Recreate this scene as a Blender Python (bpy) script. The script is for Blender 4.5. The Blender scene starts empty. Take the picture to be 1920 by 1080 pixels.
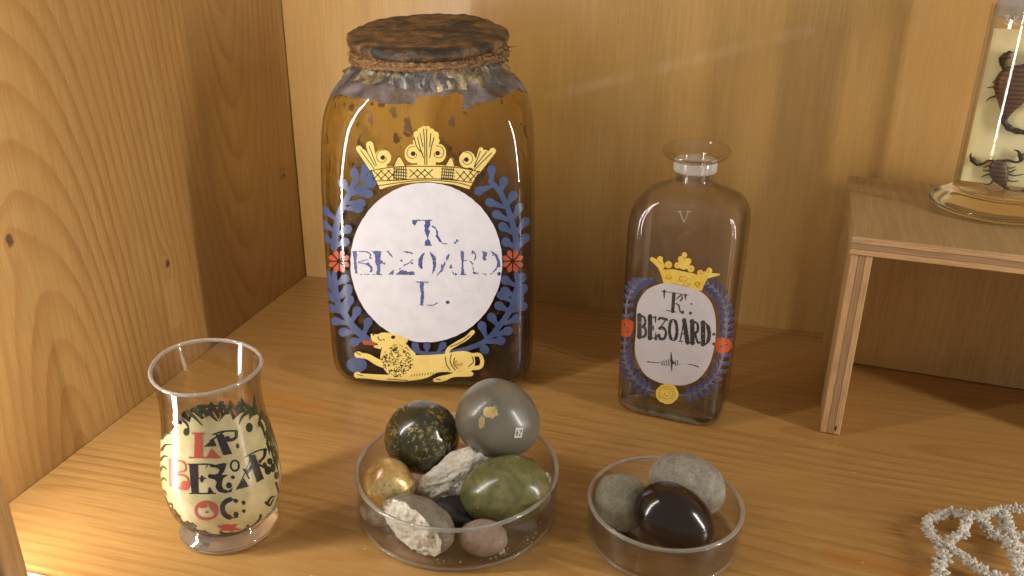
import bpy, math, random
import numpy as np
from mathutils import Vector, Matrix, noise as mnoise
random.seed(7); RS = np.random.RandomState(5)
S = bpy.context.scene
COL = S.collection
R = math.radians

# ------------------------------------------------------------------ camera, world, lamps, exposure
CAM_H = 0.33; PITCH, YAW, ROLL = 0.3974, 0.2489, 0.0108; FPX = 1578.4792     # FPX: focal length for a 1920 wide frame
cf = Vector((-math.sin(YAW)*math.cos(PITCH), math.cos(YAW)*math.cos(PITCH), -math.sin(PITCH)))
cr0 = Vector((math.cos(YAW), math.sin(YAW), 0)); cu0 = cr0.cross(cf)
cr = cr0*math.cos(ROLL) + cu0*math.sin(ROLL); cu = cu0*math.cos(ROLL) - cr0*math.sin(ROLL)
cam = bpy.data.cameras.new('camera'); camo = bpy.data.objects.new('camera', cam); COL.objects.link(camo)
m = Matrix((cr, cu, -cf)).transposed().to_4x4(); m.translation = Vector((0, 0, CAM_H)); camo.matrix_world = m
cam.sensor_width = 36; cam.lens = FPX/1920*36; cam.clip_start = 0.01; cam.clip_end = 50
S.camera = camo

W = bpy.data.worlds.new('World'); S.world = W; W.use_nodes = True
W.node_tree.nodes['Background'].inputs[0].default_value = (1.0, 0.93, 0.84, 1)
W.node_tree.nodes['Background'].inputs[1].default_value = 0.24

def area_lamp(name, loc, target, sx, sy, power, color=(1, 1, 1)):
    l = bpy.data.lights.new(name, 'AREA'); l.shape = 'RECTANGLE'; l.size = sx; l.size_y = sy; l.energy = power; l.color = color
    o = bpy.data.objects.new(name, l); COL.objects.link(o)
    d = Vector(target) - Vector(loc); o.location = loc
    o.rotation_euler = (R(90), 0, math.atan2(d.y, d.x) - R(90))
    return o
# two upright tube lamps of the show case, one beyond each front corner
area_lamp('left_tube_lamp', (-0.378, 0.256, 0.270), (-0.13, 0.60, 0.270), 0.034, 0.76, 4.1, (1, 0.95, 0.90))
area_lamp('right_tube_lamp', (0.82, 0.262, 0.345), (-0.1, 0.55, 0.345), 0.030, 0.60, 5.3, (1, 0.94, 0.87))

S.view_settings.view_transform = 'Standard'; S.view_settings.look = 'None'
S.view_settings.exposure = 0.22; S.view_settings.gamma = 1; S.view_settings.use_curve_mapping = False
S.render.engine = 'CYCLES'
cy = S.cycles
cy.use_denoising = True; cy.max_bounces = 16; cy.transparent_max_bounces = 48; cy.transmission_bounces = 12
cy.glossy_bounces = 6; cy.diffuse_bounces = 4; cy.sample_clamp_indirect = 6; cy.blur_glossy = 0.3

# ------------------------------------------------------------------ tags and mesh helpers
def tag(o, label=None, cat=None, group=None, kind=None):
    if label: o['label'] = label
    if cat: o['category'] = cat
    if group: o['group'] = group
    if kind: o['kind'] = kind
    return o
def empty(name, loc, rz=0):
    o = bpy.data.objects.new(name, None); o.empty_display_size = 0.02; COL.objects.link(o)
    o.location = loc; o.rotation_euler = (0, 0, rz); return o
def mesh(name, V, F, mat, parent=None, smooth=True, loc=None, mats=None, fmat=None):
    me = bpy.data.meshes.new(name)
    me.from_pydata([tuple(map(float, v)) for v in V], [], [tuple(map(int, f)) for f in F]); me.update()
    if mats:
        for q in mats: me.materials.append(q)
        me.polygons.foreach_set('material_index', fmat)
    elif mat: me.materials.append(mat)
    if smooth: me.polygons.foreach_set('use_smooth', [True]*len(me.polygons))
    o = bpy.data.objects.new(name, me); COL.objects.link(o)
    if parent: o.parent = parent
    if loc: o.location = loc
    return o
def rings_mesh(rings, closed=True, cap0=False, cap1=False):
    n = len(rings[0]); V = [p for r in rings for p in r]; F = []
    m_ = len(rings)
    for i in range(m_ - 1 + (1 if closed == 'loop' else 0)):
        a, b = i*n, ((i+1) % m_)*n
        for k in range(n):
            F.append((a+k, a+(k+1) % n, b+(k+1) % n, b+k))
    if cap0: V.append(np.mean(rings[0], 0)); c = len(V)-1; F += [(c, (k+1) % n, k) for k in range(n)]
    if cap1:
        V.append(np.mean(rings[-1], 0)); c = len(V)-1; b = (m_-1)*n; F += [(c, b+k, b+(k+1) % n) for k in range(n)]
    return V, F
def circle(r, z, n=96, cx=0, cy_=0):
    t = np.arange(n)/n*2*np.pi; return np.c_[cx+r*np.cos(t), cy_+r*np.sin(t), np.full(n, z)]
def lathe(prof, n=96, loop=False):
    rings = [circle(max(r, 1e-5), z, n) for r, z in prof]
    return rings_mesh(rings, 'loop' if loop else True)
def cr_spline(P, k=8):
    P = np.array(P, float); Q = np.vstack([2*P[0]-P[1], P, 2*P[-1]-P[-2]]); out = []
    for i in range(1, len(Q)-2):
        for j in range(k):
            t = j/k; a, b, c, d = Q[i-1], Q[i], Q[i+1], Q[i+2]
            out.append(.5*((2*b)+(c-a)*t+(2*a-5*b+4*c-d)*t*t+(3*b-a-3*c+d)*t**3))
    out.append(P[-1]); return np.array(out)
def tube(path, rad, n=8, flat=1.0, nrm=None):
    P = np.array(path, float); m_ = len(P); rad = np.broadcast_to(np.array(rad, float), (m_,)); rings = []
    up = np.array(nrm if nrm is not None else (0.13, 0.2, 0.97))
    for i in range(m_):
        t = P[min(i+1, m_-1)] - P[max(i-1, 0)]; t /= np.linalg.norm(t)+1e-12
        s = np.cross(up, t); s /= np.linalg.norm(s)+1e-12; w = np.cross(t, s)
        a = np.arange(n)/n*2*np.pi
        rings.append(P[i] + rad[i]*(np.cos(a)[:, None]*s + flat*np.sin(a)[:, None]*w))
    return rings_mesh(rings, True, True, True)
class MB:
    def __init__(s): s.V = []; s.F = []
    def add(s, VF):
        o = len(s.V); s.V += [tuple(v) for v in VF[0]]; s.F += [tuple(i+o for i in f) for f in VF[1]]; return s
    def build(s, name, mat, parent=None, smooth=True): return mesh(name, s.V, s.F, mat, parent, smooth)
def box(x0, x1, y0, y1, z0, z1):
    V = [(x, y, z) for z in (z0, z1) for y in (y0, y1) for x in (x0, x1)]
    return V, [(0, 2, 3, 1), (4, 5, 7, 6), (0, 1, 5, 4), (1, 3, 7, 5), (3, 2, 6, 7), (2, 0, 4, 6)]
def bevel(o, w=0.0008, seg=2):
    b = o.modifiers.new('bevel', 'BEVEL'); b.width = w; b.segments = seg; b.limit_method = 'ANGLE'; return o

# ------------------------------------------------------------------ node helper
class G:
    def __init__(s, name):
        s.m = bpy.data.materials.new(name); s.m.use_nodes = True; s.t = s.m.node_tree; s.t.nodes.clear()
        s.out = s.t.nodes.new('ShaderNodeOutputMaterial')
    def n(s, typ, **kw):
        x = s.t.nodes.new('ShaderNode'+typ)
        for k, v in kw.items(): setattr(x, k, v)
        return x
    def put(s, sock, v):
        if isinstance(v, bpy.types.NodeSocket): s.t.links.new(v, sock)
        elif v is not None:
            if isinstance(v, (tuple, list)) and len(v) == 3 and sock.type == 'RGBA': v = (*v, 1)
            sock.default_value = v
    def math(s, op, a, b=None, c=None, clamp=False):
        x = s.n('Math', operation=op, use_clamp=clamp)
        for i, v in enumerate((a, b, c)):
            if v is not None: s.put(x.inputs[i], v)
        return x.outputs[0]
    def add(s, a, b): return s.math('ADD', a, b)
    def sub(s, a, b): return s.math('SUBTRACT', a, b)
    def mul(s, a, b): return s.math('MULTIPLY', a, b)
    def coord(s, which='Object'): return s.n('TexCoord').outputs[which]
    def xyz(s, v=None):
        x = s.n('SeparateXYZ'); s.put(x.inputs[0], v if v is not None else s.coord()); return x.outputs
    def vec(s, x, y, z):
        c = s.n('CombineXYZ')
        for i, v in enumerate((x, y, z)): s.put(c.inputs[i], v)
        return c.outputs[0]
    def scale(s, v, sc):
        x = s.n('Mapping'); s.put(x.inputs['Vector'], v); x.inputs['Scale'].default_value = sc; return x.outputs[0]
    def noise(s, v, scale=5, detail=3, rough=.5, dist=0, out=0):
        x = s.n('TexNoise'); s.put(x.inputs['Vector'], v); x.inputs['Scale'].default_value = scale
        x.inputs['Detail'].default_value = detail; x.inputs['Roughness'].default_value = rough; x.inputs['Distortion'].default_value = dist
        return x.outputs[out]
    def voro(s, v, scale=5, feature='F1', rnd=1.0):
        x = s.n('TexVoronoi', feature=feature); s.put(x.inputs['Vector'], v); x.inputs['Scale'].default_value = scale
        x.inputs['Randomness'].default_value = rnd; return x.outputs[0]
    def smooth(s, v, a, b, lo=0.0, hi=1.0):
        x = s.n('MapRange', interpolation_type='SMOOTHSTEP'); s.put(x.inputs[0], v)
        for i, q in enumerate((a, b, lo, hi)): x.inputs[1+i].default_value = q
        return x.outputs[0]
    def ramp(s, v, stops):
        x = s.n('ValToRGB'); s.put(x.inputs[0], v); e = x.color_ramp.elements
        while len(e) < len(stops): e.new(0.5)
        for el, (p, c) in zip(e, stops): el.position = p; el.color = (*c, 1) if len(c) == 3 else c
        return x.outputs[0]
    def mix(s, f, a, b, mode='MIX'):
        x = s.n('Mix', data_type='RGBA', blend_type=mode); s.put(x.inputs[0], f); s.put(x.inputs[6], a); s.put(x.inputs[7], b); return x.outputs[2]
    def bump(s, h, strength=.3, dist=.001, nrm=None):
        x = s.n('Bump'); x.inputs['Strength'].default_value = strength; x.inputs['Distance'].default_value = dist
        s.put(x.inputs['Height'], h)
        if nrm: s.put(x.inputs['Normal'], nrm)
        return x.outputs[0]
    def pbr(s, col, rough=.5, spec=.5, metal=0, normal=None, coat=0, trans=0, ior=1.5, coat_r=.05, sss=0):
        x = s.n('BsdfPrincipled'); s.put(x.inputs['Base Color'], col); s.put(x.inputs['Roughness'], rough)
        s.put(x.inputs['Metallic'], metal); x.inputs['IOR'].default_value = ior; s.put(x.inputs['Specular IOR Level'], spec)
        x.inputs['Coat Weight'].default_value = coat; x.inputs['Coat Roughness'].default_value = coat_r
        x.inputs['Transmission Weight'].default_value = trans
        if sss: x.inputs['Subsurface Weight'].default_value = sss; x.inputs['Subsurface Radius'].default_value = (.003, .002, .001)
        if normal: s.put(x.inputs['Normal'], normal)
        return x.outputs[0]
    def mixs(s, f, a, b):
        x = s.n('MixShader'); s.put(x.inputs[0], f); s.put(x.inputs[1], a); s.put(x.inputs[2], b); return x.outputs[0]
    def transp(s, c): x = s.n('BsdfTransparent'); s.put(x.inputs[0], c); return x.outputs[0]
    def gloss(s, c, r, nrm=None):
        x = s.n('BsdfGlossy'); s.put(x.inputs[0], c); s.put(x.inputs['Roughness'], r)
        if nrm: s.put(x.inputs['Normal'], nrm)
        return x.outputs[0]
    def facing(s, nrm=None):
        x = s.n('LayerWeight'); x.inputs[0].default_value = .5
        if nrm: s.put(x.inputs['Normal'], nrm)
        return x.outputs['Facing']
    def done(s, sh): s.t.links.new(sh, s.out.inputs[0]); return s.m

def thin_glass(name, tint=(.97, .97, .95), edge=(.45, .45, .40), rough=.015, waves=0.0, haze=0.0, f0=.045, power=3.5):
    """blown glass wall: clear seen square on, darker and more mirror-like at a grazing angle"""
    g = G(name); nrm = None
    if waves:
        nrm = g.bump(g.noise(g.coord(), 45, 2, .5), waves, .001)
    f = g.facing(nrm)
    F = g.math('MULTIPLY_ADD', g.math('POWER', f, 5.0), 1-f0, f0)
    col = g.mix(g.math('POWER', f, power), tint, edge)
    body = g.transp(col)
    if haze:
        d = g.n('BsdfDiffuse'); g.put(d.inputs[0], (.75, .72, .68))
        h = g.mul(g.smooth(g.noise(g.coord(), 60, 5, .7), .35, .75, 0.0 if haze < .5 else .75, 1.0), haze)
        body = g.mixs(h, body, d.outputs[0])
    return g.done(g.mixs(F, body, g.gloss((1, 1, 1), rough, nrm)))
def solid_glass(name, col=(.95, .95, .92), rough=.0, ior=1.5, waves=0):
    g = G(name); x = g.n('BsdfGlass'); g.put(x.inputs[0], col); x.inputs['Roughness'].default_value = rough; x.inputs['IOR'].default_value = ior
    if waves: g.put(x.inputs['Normal'], g.bump(g.noise(g.coord(), 50, 2, .5), waves, .001))
    return g.done(x.outputs[0])
def pale_rim(name, f, col=(.80, .77, .74)):
    """ground or fire-polished glass edge: mostly clear, slightly milky"""
    g = G(name); x = g.n('BsdfGlass'); x.inputs['Roughness'].default_value = .06; x.inputs['IOR'].default_value = 1.48; g.put(x.inputs[0], (.96, .95, .92))
    return g.done(g.mixs(f, x.outputs[0], g.pbr(col, .25, .6)))
def enamel(name, col, col2=None, rough=.25, coat=.4):
    g = G(name); c = col
    if col2: c = g.mix(g.smooth(g.noise(g.coord(), 70, 4, .6), .35, .7), col, col2)
    return g.done(g.pbr(c, rough, .5, coat=coat, coat_r=.10, normal=g.bump(g.noise(g.coord(), 300, 3, .6), .08, .0005)))

# ------------------------------------------------------------------ wood
def wood(name, pale, dark, across, along, depth, boards, freq=150, line=.55, fibre=.35, rough=.42, coat=.15, warp=.010, knots=(), extra=None, mott=.25):
    """sawn softwood: growth rings cut by the board face; boards = [(edge, centre, d0, slope)], across / along / depth = axis indices"""
    g = G(name); X = g.xyz(); a, l, dpt = X[across], X[along], X[depth]
    va = g.vec(a, g.mul(l, .12), dpt)
    nz = g.noise(va, 14, 2, .5); nz2 = g.noise(g.vec(a, g.mul(l, .35), dpt), 30, 3, .55)
    def ring(c, d0, k):
        da = g.sub(a, c); dd = g.math('MULTIPLY_ADD', l, k, d0)
        r = g.math('SQRT', g.add(g.mul(da, da), g.mul(dd, dd)))
        r = g.add(r, g.mul(g.sub(nz, .5), warp)); r = g.add(r, g.mul(g.sub(nz2, .5), warp*.35)); return r
    rr = None; tone = 0.0
    for i, (e, c, d0, k) in enumerate(boards):
        q = ring(c, d0, k)
        if rr is None: rr = q; tone = g.add(0.0, 0.0)
        else:
            st = g.math('GREATER_THAN', a, e)
            x = g.n('Mix', data_type='FLOAT'); g.put(x.inputs[0], st); g.put(x.inputs[2], rr); g.put(x.inputs[3], q); rr = x.outputs[0]
            tone = g.add(tone, g.mul(st, .18 if i % 2 else -.12))
    for (ka, kl, kr) in knots:
        dx = g.sub(a, ka); dz = g.mul(g.sub(l, kl), .55)
        kd = g.math('SQRT', g.add(g.mul(dx, dx), g.mul(dz, dz)))
        rr = g.add(rr, g.mul(g.math('EXPONENT', g.mul(kd, -1/(kr*2.2))), -.012))
    s = g.math('FRACT', g.mul(rr, freq))
    band = g.math('MULTIPLY', g.math('POWER', g.smooth(s, .10, .90), 2.2), g.smooth(s, .90, 1.0, 1.0, 0.0))
    thick = g.smooth(g.noise(va, 22, 2, .5), .3, .7, .35, 1.0)
    band = g.mul(g.mul(band, thick), line)
    fv = g.vec(g.mul(a, 1.0), g.mul(l, .03), g.mul(dpt, 1.0))
    fib = g.noise(fv, 900, 3, .6); fib2 = g.noise(g.vec(a, g.mul(l, .05), dpt), 170, 4, .6)
    col = g.mix(band, pale, dark)
    col = g.mix(g.mul(g.smooth(fib, .35, .7), fibre), col, tuple(q*.62 for q in dark))
    col = g.mix(g.mul(g.smooth(fib2, .4, .75), fibre*.8), col, tuple(q*.85 for q in dark))
    big = g.noise(g.vec(a, g.mul(l, .3), dpt), 9, 3, .5)
    col = g.mix(g.mul(g.smooth(big, .3, .7), mott), col, tuple(p*q for p, q in zip(pale, (.72, .62, .5))))
    if len(boards) > 1: col = g.mix(tone, col, tuple(q*.8 for q in dark))
    for (ka, kl, kr) in knots:
        dx = g.sub(a, ka); dz = g.mul(g.sub(l, kl), .7)
        kd = g.math('SQRT', g.add(g.mul(dx, dx), g.mul(dz, dz))); kd = g.add(kd, g.mul(g.sub(g.noise(g.coord(), 260, 3), .5), kr*1.1))
        col = g.mix(g.smooth(kd, kr*.45, kr*1.15, .85, 0), col, (.075, .028, .010))
    if extra: col = extra(g, col, a, l)
    nrm = g.bump(g.add(g.mul(fib, .6), g.mul(band, .5)), .12, .0006)
    return g.done(g.pbr(col, g.smooth(fib2, .3, .8, rough-.06, rough+.1), .45, normal=nrm, coat=coat, coat_r=.25))

def seg_mask(g, a, l, p, q, w, soft):
    (x0, y0), (x1, y1) = p, q; L2 = (x1-x0)**2+(y1-y0)**2
    ax = g.sub(a, x0); ay = g.sub(l, y0)
    t = g.math('DIVIDE', g.add(g.mul(ax, x1-x0), g.mul(ay, y1-y0)), L2, clamp=True)
    dx = g.sub(ax, g.mul(t, x1-x0)); dy = g.sub(ay, g.mul(t, y1-y0))
    d = g.math('SQRT', g.add(g.mul(dx, dx), g.mul(dy, dy)))
    return g.smooth(d, w, w+soft, 1, 0), t
def painted_glint(g, col, a, l):  # faint reflected light streak, painted into the back wall colour
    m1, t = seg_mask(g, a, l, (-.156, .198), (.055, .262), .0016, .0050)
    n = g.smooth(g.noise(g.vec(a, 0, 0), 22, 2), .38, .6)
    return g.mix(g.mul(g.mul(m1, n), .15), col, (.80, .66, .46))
def floor_marks(g, col, a, l):
    m1, t = seg_mask(g, a, l, (.425, .085), (.418, .150), .0015, .009); m2, t = seg_mask(g, a, l, (.505, -.335), (.495, -.275), .002, .010)
    col = g.mix(g.mul(g.math('MAXIMUM', m1, m2), .55), col, (.46, .19, .035))
    sp = g.voro(g.coord(), 75); sz = g.noise(g.coord(), 24, 2)
    col = g.mix(g.mul(g.smooth(sp, .035, .06, .8, 0), g.smooth(sz, .55, .6)), col, (.66, .52, .34))
    sp = g.voro(g.scale(g.coord(), (.5, 1.2, 1)), 60); return g.mix(g.mul(g.smooth(sp, .02, .05, .7, 0), g.smooth(sz, .48, .42)), col, (.12, .05, .02))
def plug(g, col, a, l):
    m1, t = seg_mask(g, a, l, (.523, .045), (.523, .072), .007, .001)
    return g.mix(g.mul(m1, .35), col, (.60, .34, .13))

M_side = wood('pine_side_wall', (.50, .298, .100), (.345, .150, .036), 1, 2, 0, [(0, .405, .010, .22), (.5455, .640, .070, -.18)],
              freq=135, line=.64, fibre=.28, knots=((.386, .158, .0034), (.524, .092, .0030)), extra=plug, warp=.010, mott=.28)
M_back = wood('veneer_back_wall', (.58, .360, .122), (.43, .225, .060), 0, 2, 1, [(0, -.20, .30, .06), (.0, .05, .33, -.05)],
              freq=55, line=.35, fibre=.30, rough=.40, extra=painted_glint, warp=.03, mott=.65)
M_floor = wood('pine_shelf_floor', (.54, .312, .102), (.33, .150, .034), 1, 0, 2, [(0, .36, .045, .13), (.47, .56, .03, -.10)],
               freq=125, line=.62, fibre=.35, rough=.34, coat=.25, warp=.012, mott=.4, extra=floor_marks)
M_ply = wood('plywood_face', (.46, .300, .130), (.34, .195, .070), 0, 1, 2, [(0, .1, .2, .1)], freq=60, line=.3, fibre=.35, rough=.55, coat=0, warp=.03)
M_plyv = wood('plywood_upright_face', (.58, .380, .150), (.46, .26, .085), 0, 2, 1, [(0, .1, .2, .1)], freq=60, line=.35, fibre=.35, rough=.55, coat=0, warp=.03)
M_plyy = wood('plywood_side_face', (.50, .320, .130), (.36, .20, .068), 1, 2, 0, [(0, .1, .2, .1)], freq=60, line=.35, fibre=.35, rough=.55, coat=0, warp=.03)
M_post = wood('pine_post', (.58, .32, .11), (.40, .18, .05), 0, 2, 1, [(0, -.2, .1, .02)], freq=120, line=.5, rough=.45)
def ply_edge(name, axis, lo, hi, along):
    g = G(name); X = g.xyz(); t = g.math('DIVIDE', g.sub(X[axis], lo), hi-lo)
    t = g.add(t, g.mul(g.sub(g.noise(g.coord(), 60, 2), .5), .05))
    st = [(0, (.60, .36, .16)), (.30, (.58, .34, .15)), (.335, (.20, .10, .045)), (.37, (.40, .24, .12)), (.62, (.36, .21, .10)), (.655, (.20, .10, .045)), (.69, (.60, .37, .17)), (1, (.52, .31, .14))]
    c = g.ramp(t, st); sc = [1, 1, 1]; sc[along] = .06
    f = g.noise(g.scale(g.coord(), sc), 800, 3, .6)
    c = g.mix(g.mul(g.smooth(f, .4, .7), .45), c, (.24, .13, .06))
    gp = g.noise(g.scale(g.coord(), [1 if i != along else .3 for i in range(3)]), 160, 2)
    c = g.mix(g.smooth(gp, .70, .76), c, (.05, .02, .01))
    return g.done(g.pbr(c, .7, .3, normal=g.bump(f, .3, .0006)))

# ------------------------------------------------------------------ the setting
def struct(o): o['kind'] = 'structure'; return o
def grid_plane(name, P0, U, V_, nu, nv, mat):
    V = []; F = []
    for j in range(nv+1):
        for i in range(nu+1): V.append(Vector(P0)+Vector(U)*(i/nu)+Vector(V_)*(j/nv))
    for j in range(nv):
        for i in range(nu): a = j*(nu+1)+i; F.append((a, a+1, a+nu+2, a+nu+1))
    return mesh(name, V, F, mat)
WX = -0.4085; WY = 0.735
struct(mesh('shelf_floor', *box(WX, 1.1, 0.297, WY, -.018, 0), M_floor, smooth=False))
struct(mesh('side_wall', *box(WX-.018, WX-.0006, .20, WY+.02, -.018, .75), M_side, smooth=False))
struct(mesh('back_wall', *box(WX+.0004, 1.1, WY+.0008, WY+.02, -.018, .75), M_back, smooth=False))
# darker gap line in the corner comes from the real 1 mm joint
g = G('glare_white'); M_white = g.done(g.pbr((.86, .85, .82), .35, .5, coat=.2))
glare = mesh('glare_strip', *box(-.4084, .9, .273, .2955, -.03, -.0015), M_white, smooth=False); struct(bevel(glare, .003))  # added white strip stands in for overexposed floor near the left lamp
post = mesh('front_post', *box(-.3198, -.3126, .2480, .2612, -.05, .75), M_post, smooth=False); struct(bevel(post, .0015))
g = G('dark_room_fill'); M_dark = g.done(g.pbr((.020, .014, .010), .8))
struct(mesh('dark_filler', *box(-.62, -.3203, .2485, .2560, -.05, .75), M_dark, smooth=False))  # added near-black board stands in for the unlit room beyond the post

# small brass staple left in the side wall
g = G('tarnished_brass'); M_brass = g.done(g.pbr(g.mix(g.smooth(g.noise(g.coord(), 400, 3), .4, .6), (.32, .26, .12), (.10, .08, .04)), .45, metal=.8))
mb = MB()
for (dy, dz, a) in ((0, .003, .6), (.001, -.001, -.5), (-.0005, -.0045, .4)):
    mb.add(tube([(WX-.001, .7055+dy, .1165+dz), (WX+.0018, .7055+dy+.001, .1165+dz+.001), (WX+.0018, .7055+dy+.003*math.cos(a), .1165+dz+.003*math.sin(a)), (WX-.001, .7055+dy+.0035, .1165+dz)], .0006, 6))
o = mb.build('wall_staple', M_brass); tag(o, 'small bent brass staple stuck in the pine side wall near the back corner', 'staple')

# plywood riser
RZ = R(-5); RO = (.0882, .5612)
rz_e = empty('plywood_riser', (RO[0], RO[1], 0), RZ)
tag(rz_e, 'pale plywood riser box with open front carrying the scorpion specimen jar', 'riser')
T = .0140; H = .1505; Wd = .275; Dp = .160
def faced(name, bx, fm, em, parent):
    V, F = box(*bx); o = mesh(name, V, F, None, parent, False, mats=[fm, em], fmat=[0, 0, 1, 0, 0, 0] if True else None); bevel(o, .0007); return o
faced('top_board', (-.0015, Wd, -.0015, Dp, H-.0125, H), M_ply, ply_edge('plywood_edge_flat', 2, H-.0125, H, 0), rz_e)
faced('side_panel', (0, T-.0005, .0, Dp-.002, .0006, H-.0128), M_plyy, ply_edge('plywood_edge_upright', 0, 0, T, 2), rz_e)
faced('side_panel', (Wd-T, Wd-.002, .0, Dp-.002, .0006, H-.0128), M_plyy, ply_edge('plywood_edge_right', 0, Wd-T, Wd, 2), rz_e)
faced('back_panel', (T, Wd-T-.0003, .122, .130, .0006, H-.0130), M_plyv, M_plyv, rz_e)

# ------------------------------------------------------------------ solids of the vessels
def prof_fn(table):
    T_ = np.array(table, float); z = T_[:, 0]
    # monotone cubic (pchip-like) resample
    def pch(y):
        h = np.diff(z); d = np.diff(y)/h; mm = np.zeros(len(z)); mm[0] = d[0]; mm[-1] = d[-1]
        for i in range(1, len(z)-1):
            mm[i] = 0 if d[i-1]*d[i] <= 0 else 2*d[i-1]*d[i]/(d[i-1]+d[i])
        def f(x):
            x = np.clip(x, z[0], z[-1]); i = np.clip(np.searchsorted(z, x)-1, 0, len(z)-2); t = (x-z[i])/h[i]
            return (2*t**3-3*t**2+1)*y[i]+(t**3-2*t**2+t)*h[i]*mm[i]+(-2*t**3+3*t**2)*y[i+1]+(t**3-t**2)*h[i]*mm[i+1]
        return f
    return [pch(T_[:, k]) for k in range(1, T_.shape[1])], z[0], z[-1]
class Body:
    def __init__(s, table, loc, rz):
        (s.a, s.b, s.n), s.z0, s.z1 = prof_fn(table); s.loc = np.array(loc, float); s.rz = rz
        s.zk = np.array(table)[:, 0]
    def toloc(s, P):
        d = P - s.loc; c, q = math.cos(s.rz), math.sin(s.rz)
        return np.stack([d[..., 0]*c+d[..., 1]*q, -d[..., 0]*q+d[..., 1]*c, d[..., 2]], -1)
    def f(s, P):
        z = P[..., 2]; a = s.a(z); b = s.b(z); n = s.n(z)
        v = (np.abs(P[..., 0])/a)**n + (np.abs(P[..., 1])/b)**n - 1
        v = np.sign(v)*0 + (np.maximum(v+1, 1e-9)**(1/n)-1)*np.minimum(a, b)
        return np.where((z < s.z0) | (z > s.z1), 1e-2, v)
    def ring(s, z, off=0, seg=200):
        ph = np.arange(seg)/seg*2*np.pi; a = s.a(z)+off; b = s.b(z)+off; n = s.n(z)
        r = (np.abs(np.cos(ph)/a)**n+np.abs(np.sin(ph)/b)**n)**(-1/n)
        return np.c_[r*np.cos(ph), r*np.sin(ph), np.full(seg, z)]
    def point(s, z, ph, off=0):
        a = s.a(z)+off; b = s.b(z)+off; n = s.n(z)
        r = (np.abs(np.cos(ph)/a)**n+np.abs(np.sin(ph)/b)**n)**(-1/n); return np.stack([r*np.cos(ph), r*np.sin(ph), z+0*r], -1)
# drawings were traced on a 1920 x 1080 sheet; this turns sheet marks into marks on a vessel's own surface
O3 = np.array([0, 0, CAM_H]); NR, NU, NF = np.array(cr), np.array(cu), np.array(cf)
def rays(xy):
    d = NF*FPX + (xy[:, :1]-960)*NR - (xy[:, 1:]-540)*NU; return d/np.linalg.norm(d, axis=1)[:, None]
def onto(body, xy, off=.0003, tmin=None, tmax=None, back=False):
    d = rays(xy); c = np.linalg.norm(body.loc-O3); lo, hi = c-.30, c+.22
    L0 = body.toloc(np.tile(O3, (len(xy), 1))); L1 = body.toloc(O3+d) - L0
    ts = np.linspace(lo, hi, 130); hit = np.full(len(xy), np.nan); prev = body.f(L0+L1*ts[0])
    for k in range(1, len(ts)):
        cur = body.f(L0+L1*ts[k]); mm = (prev > 0) & (cur <= 0) & np.isnan(hit) if not back else (prev <= 0) & (cur > 0)
        hit[mm] = ts[k-1]; prev = cur
    ok = ~np.isnan(hit); a = np.where(ok, hit, 1.0); b = a + (ts[1]-ts[0])
    sg = -1 if back else 1
    for _ in range(22):
        mid = (a+b)/2; v = body.f(L0+L1*mid[:, None])*sg; up = v > 0; a = np.where(up, mid, a); b = np.where(up, b, mid)
    P = L0+L1*a[:, None]; e = 2e-4; N = np.zeros_like(P)
    for k in range(3):
        q = np.zeros(3); q[k] = e; N[:, k] = body.f(P+q)-body.f(P-q)
    N /= np.linalg.norm(N, axis=1)[:, None]+1e-12
    return P+N*off, ok
class Plane:
    def __init__(s, loc, rz): s.loc = np.array(loc, float); s.rz = rz
    toloc = Body.toloc
def onto_plane(pl, xy, off=0):
    d = rays(xy); L0 = pl.toloc(O3[None])[0]; L1 = pl.toloc(O3+d)-L0; t = -L0[1]/L1[:, 1]; P = L0+L1*t[:, None]; P[:, 1] -= off
    return P, np.ones(len(xy), bool)

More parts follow.
